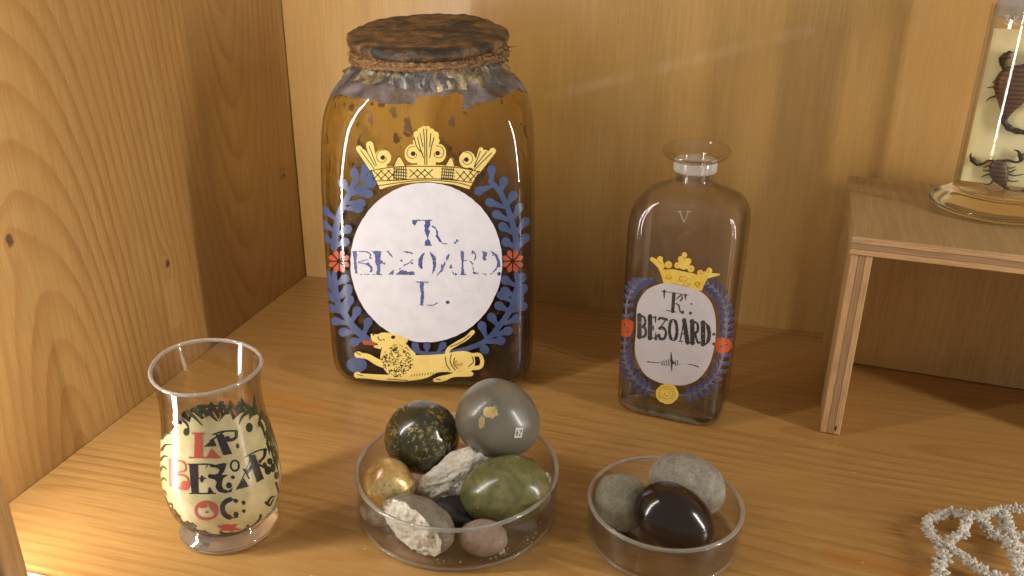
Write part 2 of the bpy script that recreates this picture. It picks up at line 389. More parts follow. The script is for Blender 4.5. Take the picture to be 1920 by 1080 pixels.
# ------------------------------------------------------------------ painting: a signed field on a fine grid, cut into a mesh
def vnoise(x, y, cell, seed):
    rs = np.random.RandomState(seed); Gd = rs.rand(97, 97); u = x/cell; v = y/cell; i = np.floor(u).astype(int); j = np.floor(v).astype(int)
    fu = u-i; fv = v-j; fu = fu*fu*(3-2*fu); fv = fv*fv*(3-2*fv); i %= 96; j %= 96
    return Gd[i, j]*(1-fu)*(1-fv)+Gd[i+1, j]*fu*(1-fv)+Gd[i, j+1]*(1-fu)*fv+Gd[i+1, j+1]*fu*fv
class Paint:
    def __init__(s, x0, y0, x1, y1, step=1.0, org=(0, 0), sc=1.0):
        s.x0, s.y0, s.st = x0, y0, step; s.nx = int((x1-x0)/step)+1; s.ny = int((y1-y0)/step)+1
        s.F = np.full((s.nx, s.ny), -9.0); s.org = org; s.sc = sc
        s.X = x0+np.arange(s.nx)*step; s.Y = y0+np.arange(s.ny)*step
    def use(s, ox, oy, sc): s.org = (ox, oy); s.sc = sc; return s      # coordinates of a zoomed tracing
    def t(s, x, y): return s.org[0]+x/s.sc, s.org[1]+y/s.sc
    def win(s, x0, y0, x1, y1, pad=3):
        i0 = max(0, int((x0-pad-s.x0)/s.st)); i1 = min(s.nx, int((x1+pad-s.x0)/s.st)+2); j0 = max(0, int((y0-pad-s.y0)/s.st)); j1 = min(s.ny, int((y1+pad-s.y0)/s.st)+2)
        if i1 <= i0 or j1 <= j0: return None
        return slice(i0, i1), slice(j0, j1), s.X[i0:i1, None], s.Y[None, j0:j1]
    def comb(s, w, v, cut):
        a, b = w[0], w[1]; s.F[a, b] = np.minimum(s.F[a, b], -v) if cut else np.maximum(s.F[a, b], v)
    def ell(s, cx, cy_, rx, ry=None, rot=0, cut=False):
        ry = ry or rx; cx, cy_ = s.t(cx, cy_); rx /= s.sc; ry /= s.sc; m_ = max(rx, ry); w = s.win(cx-m_, cy_-m_, cx+m_, cy_+m_)
        if w is None: return s
        c, q = math.cos(rot), math.sin(rot); dx, dy = w[2]-cx, w[3]-cy_; u = dx*c+dy*q; v = -dx*q+dy*c
        s.comb(w, (1-np.sqrt((u/rx)**2+(v/ry)**2))*min(rx, ry), cut); return s
    def cap(s, ax, ay, bx, by, ra, rb=None, cut=False):
        rb = ra if rb is None else rb; ax, ay = s.t(ax, ay); bx, by = s.t(bx, by); ra /= s.sc; rb /= s.sc; m_ = max(ra, rb)
        w = s.win(min(ax, bx)-m_, min(ay, by)-m_, max(ax, bx)+m_, max(ay, by)+m_)
        if w is None: return s
        dx, dy = bx-ax, by-ay; L = dx*dx+dy*dy+1e-9; t = np.clip(((w[2]-ax)*dx+(w[3]-ay)*dy)/L, 0, 1)
        s.comb(w, ra+(rb-ra)*t-np.hypot(w[2]-ax-t*dx, w[3]-ay-t*dy), cut); return s
    def line(s, pts, w0, w1=None, cut=False, smooth=True):
        w1 = w0 if w1 is None else w1; P = cr_spline(pts, 5) if smooth and len(pts) > 2 else np.array(pts, float); n = len(P)-1
        for i in range(n):
            wa = w0+(w1-w0)*i/n; wb = w0+(w1-w0)*(i+1)/n; s.cap(*P[i], *P[i+1], wa/2, wb/2, cut)
        return s
    def poly(s, pts, smooth=False, cut=False):
        P = np.array(pts, float)
        if smooth: P = cr_spline(np.vstack([P, P[:1]]), 5)[:-1]
        P = np.array([s.t(*p) for p in P]); w = s.win(P[:, 0].min(), P[:, 1].min(), P[:, 0].max(), P[:, 1].max())
        if w is None: return s
        X, Y = np.broadcast_arrays(w[2], w[3]); ins = np.zeros(X.shape, bool); dm = np.full(X.shape, 9e9); n = len(P)
        for i in range(n):
            ax, ay = P[i]; bx, by = P[(i+1) % n]
            c = ((ay > Y) != (by > Y)) & (X < (bx-ax)*(Y-ay)/((by-ay) if by != ay else 1e-9)+ax); ins ^= c
            dx, dy = bx-ax, by-ay; t = np.clip(((X-ax)*dx+(Y-ay)*dy)/(dx*dx+dy*dy+1e-9), 0, 1); dm = np.minimum(dm, np.hypot(X-ax-t*dx, Y-ay-t*dy))
        s.comb(w, np.where(ins, dm, -dm), cut); return s
    def wear(s, cell, thr, seed, amt=3.0):
        n = .65*vnoise(s.X[:, None], s.Y[None], cell, seed)+.35*vnoise(s.X[:, None], s.Y[None], cell/2.3, seed+1); s.F = np.minimum(s.F, (n-thr)*cell*amt); return s
    def cut_out(s, other):
        s.F = np.minimum(s.F, -other.F); return s
    def ragged(s, cell, amp, seed):
        s.F = s.F+(vnoise(s.X[:, None], s.Y[None], cell, seed)-.5)*amp; return s
    def build(s, name, mat, parent, mapper):
        F = s.F.copy(); F[0, :] = F[-1, :] = -1; F[:, 0] = F[:, -1] = -1; I = F > 0
        c = I[:-1, :-1].astype(int)+I[1:, :-1]+I[1:, 1:]+I[:-1, 1:]; verts = []; vid = {}; faces = []
        def gv(i, j):
            k = (i, j)
            if k not in vid: vid[k] = len(verts); verts.append((s.x0+i*s.st, s.y0+j*s.st))
            return vid[k]
        def ev(i, j, k, l):
            key = (i, j, k, l) if (i, j) < (k, l) else (k, l, i, j)
            if key not in vid:
                a, b = F[i, j], F[k, l]; t = a/(a-b); t = min(max(t, .02), .98); vid[key] = len(verts); verts.append((s.x0+(i+(k-i)*t)*s.st, s.y0+(j+(l-j)*t)*s.st))
            return vid[key]
        for i, j in zip(*np.nonzero(c == 4)): faces.append((gv(i, j), gv(i, j+1), gv(i+1, j+1), gv(i+1, j)))
        for i, j in zip(*np.nonzero((c > 0) & (c < 4))):
            q = [(i, j), (i, j+1), (i+1, j+1), (i+1, j)]; p = []
            for k in range(4):
                a, b = q[k], q[(k+1) % 4]
                if I[a]: p.append(gv(*a))
                if I[a] != I[b]: p.append(ev(*a, *b))
            if len(p) >= 3: faces.append(tuple(p))
        if not verts: return None
        P, ok = mapper(np.array(verts, float)); faces = [f for f in faces if all(ok[k] for k in f)]
        used = sorted({k for f in faces for k in f}); rm = {k: i for i, k in enumerate(used)}
        # drop stretched faces at the silhouette
        fs = []
        for f in faces:
            a, b = P[f[0]], P[f[2]]
            if np.linalg.norm(a-b) < .006*s.st: fs.append(tuple(rm[k] for k in f))
        return mesh(name, P[used], fs, mat, parent)

# thick-and-thin capitals in a unit box; each stroke: points, width at start, width at end (in box heights)
def arc(cx, cy_, rx, ry, a0, a1, n=10):
    return [(cx+rx*math.cos(R(a0+(a1-a0)*i/n)), cy_+ry*math.sin(R(a0+(a1-a0)*i/n))) for i in range(n+1)]
TK, TN = .20, .055
GL = {
 'B': [([(.25, 0), (.25, 1)], TK, TK), ([(.02, .02), (.6, .02)], TN, TN), ([(.02, .98), (.6, .98)], TN, TN), ([(.3, .5), (.62, .5)], TN, TN), (arc(.55, .26, .28, .23, -80, 80), .09, .13), (arc(.55, .74, .34, .24, -85, 85), .12, .12)],
 'E': [([(.25, 0), (.25, 1)], TK, TK), ([(.02, .02), (.85, .02)], TN, TN), ([(.86, .0), (.86, .26)], .10, .02), ([(.02, .98), (.85, .98)], TN, TN), ([(.9, 1.0), (.9, .7)], .13, .02), ([(.3, .5), (.6, .5)], TN, TN), ([(.62, .4), (.62, .6)], .06, .06)],
 'Z': [([(.1, .03), (.9, .03)], TN, .10), ([(.1, .0), (.1, .22)], .10, .03), ([(.85, .05), (.12, .93)], .07, .07), ([(.08, .93), (.95, .93)], .14, .14), ([(.95, 1.0), (.97, .66)], .10, .03)],
 '3': [([(.12, .10), (.3, .02), (.9, .06)], .10, .14), ([(.85, .06), (.35, .42)], TN, TN), ([(.3, .45), (.62, .44), (.85, .65), (.7, .92), (.35, .98), (.1, .85)], .08, .15), ([(.1, .84), (.16, .80)], .15, .12), ([(.2, .5), (.55, .52)], .12, .05)],
 'O': [(arc(.5, .5, .38, .48, 120, 240), .14, .14), (arc(.5, .5, .38, .48, -60, 60), .14, .14), (arc(.5, .5, .38, .48, 0, 360, 24), TN, TN)],
 'A': [([(.52, 0), (.85, 1)], TK, TK), ([(.5, .02), (.12, .97)], TN, TN), ([(.0, .98), (.3, .98)], TN, TN), ([(.66, .98), (1.02, .98)], TN, TN), ([(.26, .62), (.68, .62)], TN, TN)],
 'R': [([(.25, 0), (.25, 1)], TK, TK), ([(.02, .02), (.6, .02)], TN, TN), ([(.02, .98), (.48, .98)], TN, TN), (arc(.55, .27, .28, .24, -85, 85), .12, .12), ([(.3, .5), (.6, .5)], TN, TN), ([(.5, .52), (.68, .80), (.82, .97), (1.0, .92)], .12, .07)],
 'D': [([(.25, 0), (.25, 1)], TK, TK), ([(.02, .02), (.5, .02)], TN, TN), ([(.02, .98), (.5, .98)], TN, TN), (arc(.42, .5, .46, .48, -85, 85), .08, .08), (arc(.40, .5, .46, .46, -45, 45), .17, .17)],
 'L': [([(.30, 0), (.30, 1)], TK, TK), ([(.05, .02), (.58, .02)], TN, TN), ([(.05, .98), (.85, .98)], TN, TN), ([(.88, 1.0), (.92, .66)], .16, .02)],
 'K': [([(.30, 0), (.30, 1)], TK, TK), ([(-.1, .02), (.95, .02)], TN, TN), ([(-.12, .0), (-.1, .28)], .12, .02), ([(.32, .5), (.62, .2), (.8, .1)], TN, .12), ([(.35, .45), (.62, .82), (.82, .98)], .12, .10), ([(.05, .98), (.5, .98)], TN, TN)],
 'F': [([(.30, 0), (.30, 1)], TK, TK), ([(.05, .02), (.9, .02)], .09, .09), ([(.05, .98), (.55, .98)], TN, TN), ([(.92, 0), (.92, .3)], .10, .02), ([(.3, .5), (.62, .5)], TN, TN)],
 'C': [(arc(.55, .5, .42, .48, 100, 260), .22, .22), (arc(.55, .5, .42, .48, 40, 320, 24), TN, TN), ([(.86, .14), (.90, .26)], .18, .10), ([(.84, .86), (.88, .78)], .16, .10)],
 'V': [([(.2, 0), (.5, 1)], .09, .07), ([(.8, 0), (.5, 1)], .06, .06), ([(.05, 0), (.36, 0)], .06, .06), ([(.65, 0), (.98, 0)], .06, .06)],
 '.': [([(.5, .92), (.5, .93)], .14, .14)],
 ':': [([(.5, .92), (.5, .93)], .13, .13), ([(.5, .48), (.5, .49)], .13, .13)],
 '6': [(arc(.5, .68, .30, .28, 0, 360, 16), .12, .12), ([(.72, .05), (.35, .25), (.2, .65)], .12, .12)],
 '2': [([(.2, .25), (.5, .05), (.8, .28), (.2, .95), (.85, .95)], .13, .13)],
 'k3': [([(.15, .08), (.8, .05), (.4, .4), (.85, .65), (.5, .98), (.15, .85)], .1, .1)],
 'kK': [([(.2, 0), (.2, 1)], .1, .1), ([(.85, 0), (.22, .55), (.9, 1)], .09, .09)],
}
def letters(p, text, x0, y0, x1, y1, h, adv=None, slant=0.0, wk=1.0, cwk=None):
    """write along a base line from (x0,y0) to (x1,y1) (top left corners), letter height h"""
    n = len(text); wts = [(.45 if c in '.:' else .9 if c in 'LE' else 1.0) for c in text]; tot = sum(wts); acc = 0
    for c, w in zip(text, wts):
        fx = acc/tot; cw = w/tot; acc += w; ux, uy = (x1-x0), (y1-y0)
        for pts, w0, w1 in GL[c]:
            q = [(x0+ux*(fx+cw*.93*px)-slant*h*(py-.5), y0+uy*(fx+cw*.93*px)+h*py) for px, py in pts]
            p.line(q, w0*h*wk, w1*h*wk, smooth=len(q) > 2)

# ------------------------------------------------------------------ the big amber jar
JZ = R(13); P0 = np.array([-.2443, .5272]); tt = np.array([math.cos(JZ), math.sin(JZ)]); nn = np.array([-math.sin(JZ), math.cos(JZ)])
JB = .058; jc = P0 + tt*.0440 + nn*(JB)
JAR = Body([(0, .058, .040, 3.2), (.0012, .0655, .0465, 4.0), (.004, .0715, .0515, 4.8), (.009, .0765, .0555, 5.6), (.016, .0788, .0574, 6), (.03, .0796, JB, 6.2),
            (.10, .0790, JB, 6.2), (.16, .0784, .0578, 5.6), (.19, .0772, .0568, 4.8), (.207, .0756, .0556, 4.1), (.219, .0724, .0544, 3.4), (.230, .0660, .0528, 2.7),
            (.2385, .0570, .0500, 2.2), (.245, .0512, .0475, 2.1), (.256, .0495, .0470, 2.0)], (jc[0], jc[1], 0), JZ)
jar = empty('glass_jar', (jc[0], jc[1], 0), JZ)
tag(jar, 'large square-shouldered amber apothecary jar with leather cover, gold crown, white oval and yellow lion', 'jar')
zs = np.r_[0, .0007, .0015, .003, .005, .008, .012, .018, .024, .032, np.linspace(.04, .19, 16), np.linspace(.195, .256, 18)]
V, F = rings_mesh([JAR.ring(z) for z in zs], True, True, False)
M_jarglass = thin_glass('jar_glass', (.97, .95, .87), (.30, .22, .10), .012, waves=.12)
mesh('glass_wall', V, F, M_jarglass, jar)
# residue of the old resin drink dried on the inside
g = G('resin_residue'); X = g.xyz(); z = X[2]
n1 = g.noise(g.scale(g.coord(), (1, 1, .55)), 32, 5, .6, .6); n2 = g.noise(g.coord(), 12, 3, .5)
zz = g.add(z, g.mul(g.sub(n2, .5), .05))
dens = g.smooth(zz, .085, .180, 1.0, .06)
wv = g.n('VectorMath', operation='ADD'); sc_w = g.n('VectorMath', operation='SCALE'); g.put(sc_w.inputs[0], g.noise(g.coord(), 90, 3, .6, out=1)); sc_w.inputs['Scale'].default_value = .012
g.put(wv.inputs[0], g.scale(g.coord(), (1, 1, .5))); g.put(wv.inputs[1], sc_w.outputs[0])
spots = g.smooth(g.sub(g.voro(wv.outputs[0], 105), g.mul(g.smooth(g.noise(g.coord(), 55, 2), .35, .7), .34)), .02, .14, 1.0, 0.0)
spots = g.mul(spots, g.smooth(g.noise(g.coord(), 30, 2), .44, .52))
leafy = g.smooth(n1, .52, .60)
dens = g.math('MAXIMUM', dens, g.mul(spots, .88))
dens = g.math('MAXIMUM', dens, g.mul(leafy, g.smooth(zz, .10, .20, .95, .25)))
ck = g.ramp(g.math('DIVIDE', zz, .22), [(0, (.012, .009, .006)), (.28, (.014, .007, .005)), (.50, (.050, .020, .010)), (.72, (.17, .100, .028)), (1, (.30, .20, .065))])
ck = g.mix(g.mul(leafy, .55), ck, (.045, .014, .010)); ck = g.mix(g.mul(spots, .8), ck, (.085, .030, .010))
M_res = g.done(g.mixs(dens, g.transp((.95, .87, .53)), g.pbr(ck, .45, .4)))
zi = np.r_[.0095, .011, .014, .020, .028, .038, np.linspace(.05, .19, 12), np.linspace(.195, .240, 12)]
V, F = rings_mesh([JAR.ring(z_, -.0028, 120) for z_ in zi], True, True, False)
mesh('resin_residue', V, F, M_res, jar)
# thick glass base
M_base = solid_glass('thick_base_glass', (.62, .50, .30), .03, 1.35)
V, F = rings_mesh([JAR.ring(z_, -.0032, 120)*np.array([1, 1, 1]) for z_ in (.0022, .005, .0092)], True, True, True)
g = G('brown_base_glass'); M_base2 = g.done(g.mixs(.55, g.transp((.70, .55, .32)), g.pbr((.13, .085, .035), .15, .6)))
mesh('thick_base', V, F, M_base2, jar)

mj = lambda off: (lambda xy: onto(JAR, xy, off))
M_cream = enamel('white_enamel', (.70, .68, .71), (.64, .62, .645), .25)
M_blue = enamel('blue_enamel', (.068, .095, .205), (.048, .070, .150), .3)
M_yel = enamel('yellow_enamel', (.80, .62, .20), (.74, .54, .15), .3)
M_blk = enamel('black_enamel', (.018, .014, .010), None, .4)
M_ink = enamel('blue_ink', (.060, .075, .22), (.11, .13, .29), .4)
M_red = enamel('red_enamel', (.42, .085, .035), (.35, .06, .025), .3)
JV = (660, 343)
wh = Paint(650, 335, 950, 650).ell(799.5, 492, 142, 149.5).ragged(9, 1.2, 3)
wreath = Paint(596, 300, 1004, 710, 1.0)
A2, A3, A4 = (580, 220, 4.364), (580, 330, 4.355), (580, 540, 4.355)
def leaf(p, x, y, tx, ty, r=42): p.ell(x, y, r, r*.86, math.atan2(ty-y, tx-x)); p.cap(x, y, tx, ty, r*.70, r*.28)
wreath.use(*A2)
wreath.line([(1480, 520), (1560, 610), (1620, 740), (1660, 860), (1690, 990), (1690, 1080)], 40, 52)
for q in [(1490, 430, 1490, 540), (1590, 525, 1560, 630), (1390, 600, 1500, 560), (1665, 640, 1610, 730), (1480, 695, 1610, 740), (1715, 740, 1655, 850), (1535, 795, 1650, 850), (1765, 855, 1690, 950), (1585, 895, 1685, 960), (1610, 1020, 1690, 1070), (1765, 990, 1700, 1075)]: leaf(wreath, *q)
wreath.line([(380, 480), (340, 600), (275, 720), (235, 830), (215, 960), (205, 1060)], 40, 58)
for q in [(370, 455, 390, 540), (462, 420, 420, 520), (275, 540, 330, 610), (510, 540, 400, 590), (480, 625, 340, 610), (420, 700, 290, 700), (400, 745, 290, 745), (130, 765, 215, 830), (120, 875, 205, 930), (310, 915, 225, 960), (125, 985, 205, 1030), (290, 1020, 215, 1050), (420, 590, 330, 640), (520, 470, 440, 520)]: leaf(wreath, *q)
wreath.use(*A3)
wreath.line([(1690, 800), (1700, 900), (1670, 1070)], 44, 44); wreath.line([(205, 790), (215, 900), (235, 1070)], 40, 44)
for q in [(1600, 850, 1690, 900), (1735, 830, 1700, 900), (1745, 920, 1700, 1000), (1600, 940, 1690, 990), (1715, 1010, 1675, 1080), (135, 800, 205, 860), (290, 840, 215, 890), (150, 880, 215, 940), (315, 920, 225, 990), (150, 970, 225, 1030), (325, 1015, 240, 1080)]: leaf(wreath, *q)
wreath.use(*A4)
wreath.line([(1690, 20), (1650, 160), (1550, 310), (1440, 430), (1300, 490), (1150, 525), (960, 535), (820, 500)], 50, 30)
wreath.line([(205, 10), (235, 120), (300, 230), (370, 330), (480, 425)], 44, 60)
for q in [(1725, 30, 1680, 110), (1570, 60, 1655, 110), (1740, 150, 1660, 190), (1550, 145, 1640, 190), (1690, 250, 1600, 290), (1490, 240, 1550, 320), (1620, 350, 1500, 390), (1410, 310, 1450, 420), (1560, 430, 1430, 440), (1430, 500, 1380, 450),
          (150, 60, 215, 110), (310, 30, 235, 90), (180, 165, 260, 200), (330, 100, 290, 220), (220, 270, 320, 290), (390, 190, 340, 290), (280, 360, 390, 360), (480, 280, 440, 400), (370, 440, 440, 420)]: leaf(wreath, *q)
for q in [(865, 470, 900, 520), (960, 470, 960, 520), (1090, 470, 1050, 520)]: leaf(wreath, *q, r=34)
ball = Paint(640, 660, 700, 715, .8).use(*A4).ell(388, 625, 84, 64); ball.build('blue_ball', M_blue, jar, mj(.00028))
tmp = Paint(596, 300, 1004, 710, 1.0).ell(799.5, 492, 143.5, 151); wreath.cut_out(tmp)
wreath.build('leaf_wreath', M_blue, jar, mj(.00022))
wh.build('white_oval', M_cream, jar, mj(.00026))
for cx in (245, 1660):
    red = Paint(600, 440, 1000, 560, .9).use(*A3)
    for k in range(8):
        a = k*math.pi/4+.39; red.ell(cx+46*math.cos(a), 695+52*math.sin(a), 44, 24, a)
    red.ell(cx, 695, 60, 62)
    for k in range(8):
        a = k*math.pi/4; red.cap(cx, 695, cx+100*math.cos(a), 695+105*math.sin(a), 5, cut=True)
    red.ell(cx, 695, 14, cut=True)
    red.cut_out(Paint(600, 440, 1000, 560, .9).ell(799.5, 492, 143.5, 151)).build('red_flower', M_red, jar, mj(.00030))
Paint(670, 630, 720, 655, .8).use(*A4).poly([(432, 430), (515, 428), (550, 455), (530, 468), (440, 460)]).build('lion_tongue', M_red, jar, mj(.00030))
crown = Paint(660, 228, 940, 365, .8).use(*A2)
crown.poly([(500, 425), (690, 398), (780, 395), (900, 385), (1110, 392), (1200, 400), (1390, 440), (1340, 530), (1312, 588), (1180, 548), (960, 524), (760, 540), (640, 568), (575, 590), (540, 520)])
crown.poly([(690, 398), (735, 318), (752, 330), (792, 398)]).poly([(1110, 394), (1158, 325), (1178, 335), (1192, 400)])
crown.cap(408, 255, 520, 420, 24, 26).cap(495, 226, 540, 420, 30, 24).cap(440, 290, 540, 420, 28, 24).ell(602, 328, 68, 64).poly([(520, 400), (560, 300), (640, 400), (560, 425)])
crown.ell(850, 297, 70, 78).ell(1058, 292, 62, 76)
for q in [(935, 92, 945, 385, 22, 30), (968, 92, 975, 385, 22, 30), (882, 140, 925, 385, 28, 34), (1030, 145, 1000, 385, 30, 34), (870, 200, 930, 300, 22, 30), (1045, 190, 980, 300, 22, 30), (910, 110, 940, 300, 24, 20), (1000, 115, 980, 300, 24, 20)]: crown.cap(*q)
crown.poly([(880, 240), (1040, 240), (1030, 385), (880, 380)])
crown.ell(1292, 345, 66, 68).cap(1500, 275, 1370, 440, 26, 28).cap(1405, 265, 1370, 430, 20, 30).cap(1440, 290, 1370, 430, 26, 28).poly([(1300, 400), (1360, 330), (1420, 400), (1380, 440)])
crown.build('gold_crown', M_yel, jar, mj(.00034))
cl = Paint(660, 228, 940, 365, .7).use(*A2); LW = 7
def L(p, *pts, w=LW): p.line(list(pts), w, w, smooth=len(pts) > 2)
L(cl, (500, 435), (700, 405), (960, 400), (1200, 408), (1395, 445)); L(cl, (545, 520), (700, 515), (960, 500), (1200, 515), (1345, 535)); L(cl, (560, 560), (760, 530), (960, 512), (1200, 532), (1325, 565))
L(cl, (505, 430), (575, 588)); L(cl, (1392, 440), (1312, 588)); L(cl, (690, 400), (735, 318), (790, 400)); L(cl, (1112, 395), (1160, 325), (1190, 400))
for x in (880, 940, 1000): L(cl, (x-60, 425), (x+10, 490)); L(cl, (x+10, 425), (x-60, 490))
for x in (560, 620, 680): L(cl, (x-40, 430), (x+40, 510)); L(cl, (x+40, 430), (x-40, 510))
for x in (1240, 1300, 1350): L(cl, (x-40, 440), (x+30, 520)); L(cl, (x+30, 440), (x-40, 520))
for k in range(6): L(cl, (700+k*18, 405), (690+k*20, 510)); L(cl, (1095+k*17, 405), (1080+k*18, 510))
for k in range(4): L(cl, (690, 420+k*25), (800, 430+k*25)); L(cl, (1080, 420+k*25), (1190, 430+k*25))
for a in [((935, 95), (945, 240), (945, 385)), ((960, 95), (962, 385)), ((885, 160), (905, 240), (935, 330)), ((905, 130), (930, 240)), ((1020, 165), (1000, 240), (985, 330)), ((995, 130), (985, 240)), ((860, 165), (880, 240), (930, 300)),
          ((420, 265), (530, 420)), ((450, 240), (540, 400)), ((490, 235), (550, 390)), ((1490, 290), (1350, 430)), ((1450, 280), (1350, 410)), ((1400, 275), (1350, 400))]: L(cl, *a)
for cx, cy_, s1 in ((850, 297, 1), (1050, 292, -1), (602, 328, 1), (1285, 345, -1)):
    cl.ell(cx, cy_, 19); L(cl, *[(cx+s1*(28+k*5)*math.cos(k*.7), cy_+(28+k*5)*math.sin(k*.7)) for k in range(8)], w=5)
cl.F = np.minimum(cl.F, Paint(660, 228, 940, 365, .7).F*0+9)
cl.build('crown_outline', M_blk, jar, mj(.00042))
lion = Paint(655, 612, 915, 725, .8).use(*A4)
lion.poly([(502, 372), (560, 375), (600, 362), (700, 372), (770, 400), (805, 425), (790, 450), (760, 470), (600, 480), (590, 497), (535, 485), (528, 470), (565, 458), (512, 428)], True)
lion.poly([(600, 475), (770, 450), (830, 500), (870, 545), (850, 640), (800, 700), (720, 732), (650, 705), (600, 640), (580, 560)], True)
lion.poly([(820, 548), (980, 545), (1110, 535), (1190, 518), (1280, 515), (1340, 545), (1352, 620), (1310, 685), (1180, 690), (1060, 688), (960, 730), (850, 752), (740, 752), (700, 700)], True)
lion.line([(400, 545), (480, 560), (560, 605), (660, 640)], 40, 60).ell(400, 542, 32, 26)
lion.line([(400, 712), (480, 718), (600, 728), (780, 735)], 34, 50).ell(395, 708, 30, 26)
lion.poly([(1170, 680), (1320, 680), (1325, 718), (1180, 725), (1110, 755), (1030, 765), (1010, 745), (1060, 720), (1150, 700)], True)
lion.line([(1190, 680), (1140, 600), (1130, 510), (1200, 455), (1280, 410), (1335, 358)], 34, 34)
lion.line([(1330, 545), (1390, 545), (1412, 600), (1390, 645), (1310, 652)], 30, 34)
lion.build('lion', M_yel, jar, mj(.00036))
ll = Paint(655, 612, 915, 725, .6).use(*A4); rs = np.random.RandomState(3)
for k in range(230):
    a = rs.rand()*6.28; r_ = math.sqrt(rs.rand()); x = 720+128*r_*math.cos(a); y = 590+132*r_*math.sin(a); b = rs.rand()*3.1
    ll.cap(x, y, x+10*math.cos(b), y+10*math.sin(b), 2.9)
for k in range(14): x = 840+k*22; L(ll, (x, 700-k*1.5), (x-8, 720-k*2), w=5)
L(ll, (1160, 540), (1150, 600), (1190, 670)); L(ll, (1185, 570), (1180, 620), (1210, 655)); L(ll, (1110, 560), (1120, 620), (1150, 670)); L(ll, (1300, 640), (1340, 600), (1330, 560))
for r_ in (16, 30): L(ll, *[(1220+r_*math.cos(k*.6), 610+r_*.8*math.sin(k*.6)) for k in range(8)], w=4)
ll.ell(685, 400, 18, 14); L(ll, (560, 395), (570, 420), (590, 425)); L(ll, (600, 415), (615, 425)); ll.ell(525, 380, 7); L(ll, (1150, 480), (1240, 440), (1310, 385)); L(ll, (385, 525), (420, 545)); L(ll, (395, 705), (435, 712))
L(ll, (1040, 740), (1070, 745)); L(ll, (640, 740), (800, 752)); L(ll, (1170, 690), (1060, 690), (970, 730))
ll.build('lion_outline', M_blk, jar, mj(.00044))
ink = Paint(655, 400, 945, 590, .6).use(*A3)
ink.poly([(838, 358), (882, 356), (884, 372), (862, 405), (842, 385)]).line([(884, 360), (1000, 361)], 9)
ink.poly([(938, 362), (985, 362), (986, 400), (972, 430), (988, 455), (975, 480), (970, 515), (985, 520), (990, 560), (940, 560), (945, 530), (962, 512), (955, 480), (935, 440), (950, 430), (935, 405), (950, 385)]).line([(938, 564), (996, 564)], 8)
ink.line([(1005, 408), (1035, 430), (1040, 470), (1050, 500), (1085, 545), (1128, 553)], 9, 7).poly([(1035, 425), (1052, 455), (1050, 480), (1072, 515), (1085, 545), (1060, 535), (1032, 490), (1040, 465)]).ell(1190, 545, 9).ell(1208, 527, 11)
ink.poly([(350, 612), (388, 610), (392, 650), (386, 690), (394, 790), (374, 796), (364, 700), (358, 640)]).line([(385, 613), (470, 617)], 7).line([(470, 617), (500, 640), (492, 668)], 12, 8).line([(480, 680), (400, 702), (440, 712), (490, 728)], 7).line([(478, 715), (512, 760), (500, 778)], 22, 12).line([(400, 800), (430, 803)], 6).line([(450, 803), (500, 800)], 6).ell(505, 670, 7)
ink.poly([(508, 610), (592, 612), (585, 640), (578, 680), (602, 690), (580, 725), (578, 800), (545, 801), (556, 745), (538, 700), (536, 640)]).line([(590, 700), (612, 716)], 12).line([(616, 706), (616, 722)], 7).line([(640, 612), (678, 660)], 12, 8).poly([(642, 806), (690, 762), (688, 806)]).line([(520, 803), (590, 803)], 6)
ink.line([(768, 618), (800, 617)], 7).line([(800, 622), (845, 630)], 16, 9).ell(752, 690, 8).line([(785, 722), (805, 715), (845, 682)], 7).ell(838, 712, 9).ell(775, 728, 7).poly([(700, 806), (745, 768), (790, 772), (800, 782), (852, 776), (862, 806)]).line([(735, 762), (760, 745)], 6)
ink.poly([(946, 620), (915, 640), (892, 680), (890, 722), (908, 756), (926, 756), (922, 700), (932, 655)]).poly([(984, 620), (1008, 632), (1032, 665), (1038, 715), (1028, 768), (1000, 802), (1012, 750), (1008, 690)]).line([(1000, 640), (990, 625)], 8)
ink.line([(1140, 642), (1120, 668)], 10).poly([(1112, 672), (1130, 660), (1138, 648), (1142, 668), (1122, 690)]).line([(1108, 705), (1085, 760), (1045, 806)], 14, 8).poly([(1075, 712), (1095, 735), (1090, 775), (1065, 790), (1078, 750)]).poly([(1146, 722), (1172, 742), (1158, 758), (1144, 746)]).line([(1168, 775), (1180, 806)], 6).ell(1195, 802, 9).ell(1160, 728, 7)
ink.poly([(1236, 612), (1262, 610), (1262, 680), (1256, 720), (1268, 798), (1240, 802), (1246, 700), (1236, 650)]).line([(1262, 690), (1300, 684)], 7).line([(1236, 804), (1285, 802)], 7).line([(1332, 612), (1352, 632), (1358, 664), (1346, 684)], 14, 10).ell(1330, 630, 8).ell(1318, 700, 8).ell(1332, 716, 8).line([(1336, 742), (1340, 770)], 8).poly([(1330, 778), (1352, 780), (1385, 798), (1340, 800)])
ink.poly([(1408, 614), (1452, 618), (1450, 645), (1438, 662), (1448, 684), (1424, 690), (1412, 664), (1420, 640)]).line([(1486, 618), (1520, 640), (1545, 700), (1545, 730)], 12, 30).line([(1540, 735), (1500, 785), (1478, 800)], 9, 6).line([(1410, 798), (1445, 804)], 8).ell(1522, 762, 7).ell(1550, 797, 15).ell(1500, 645, 6)
ink.line([(872, 864), (968, 865)], 9).poly([(900, 866), (938, 866), (934, 930), (938, 980), (930, 1046), (906, 1046), (912, 960), (902, 900)]).line([(905, 1048), (932, 1050)], 8).line([(955, 1052), (975, 1054)], 6).line([(985, 1056), (1020, 1050), (1042, 1036)], 9, 11).ell(1130, 1030, 15)
ink.ragged(2.2, 1.5, 33).wear(2.4, .13, 21, 2.0)
ink.build('label_lettering', M_ink, jar, mj(.00034))
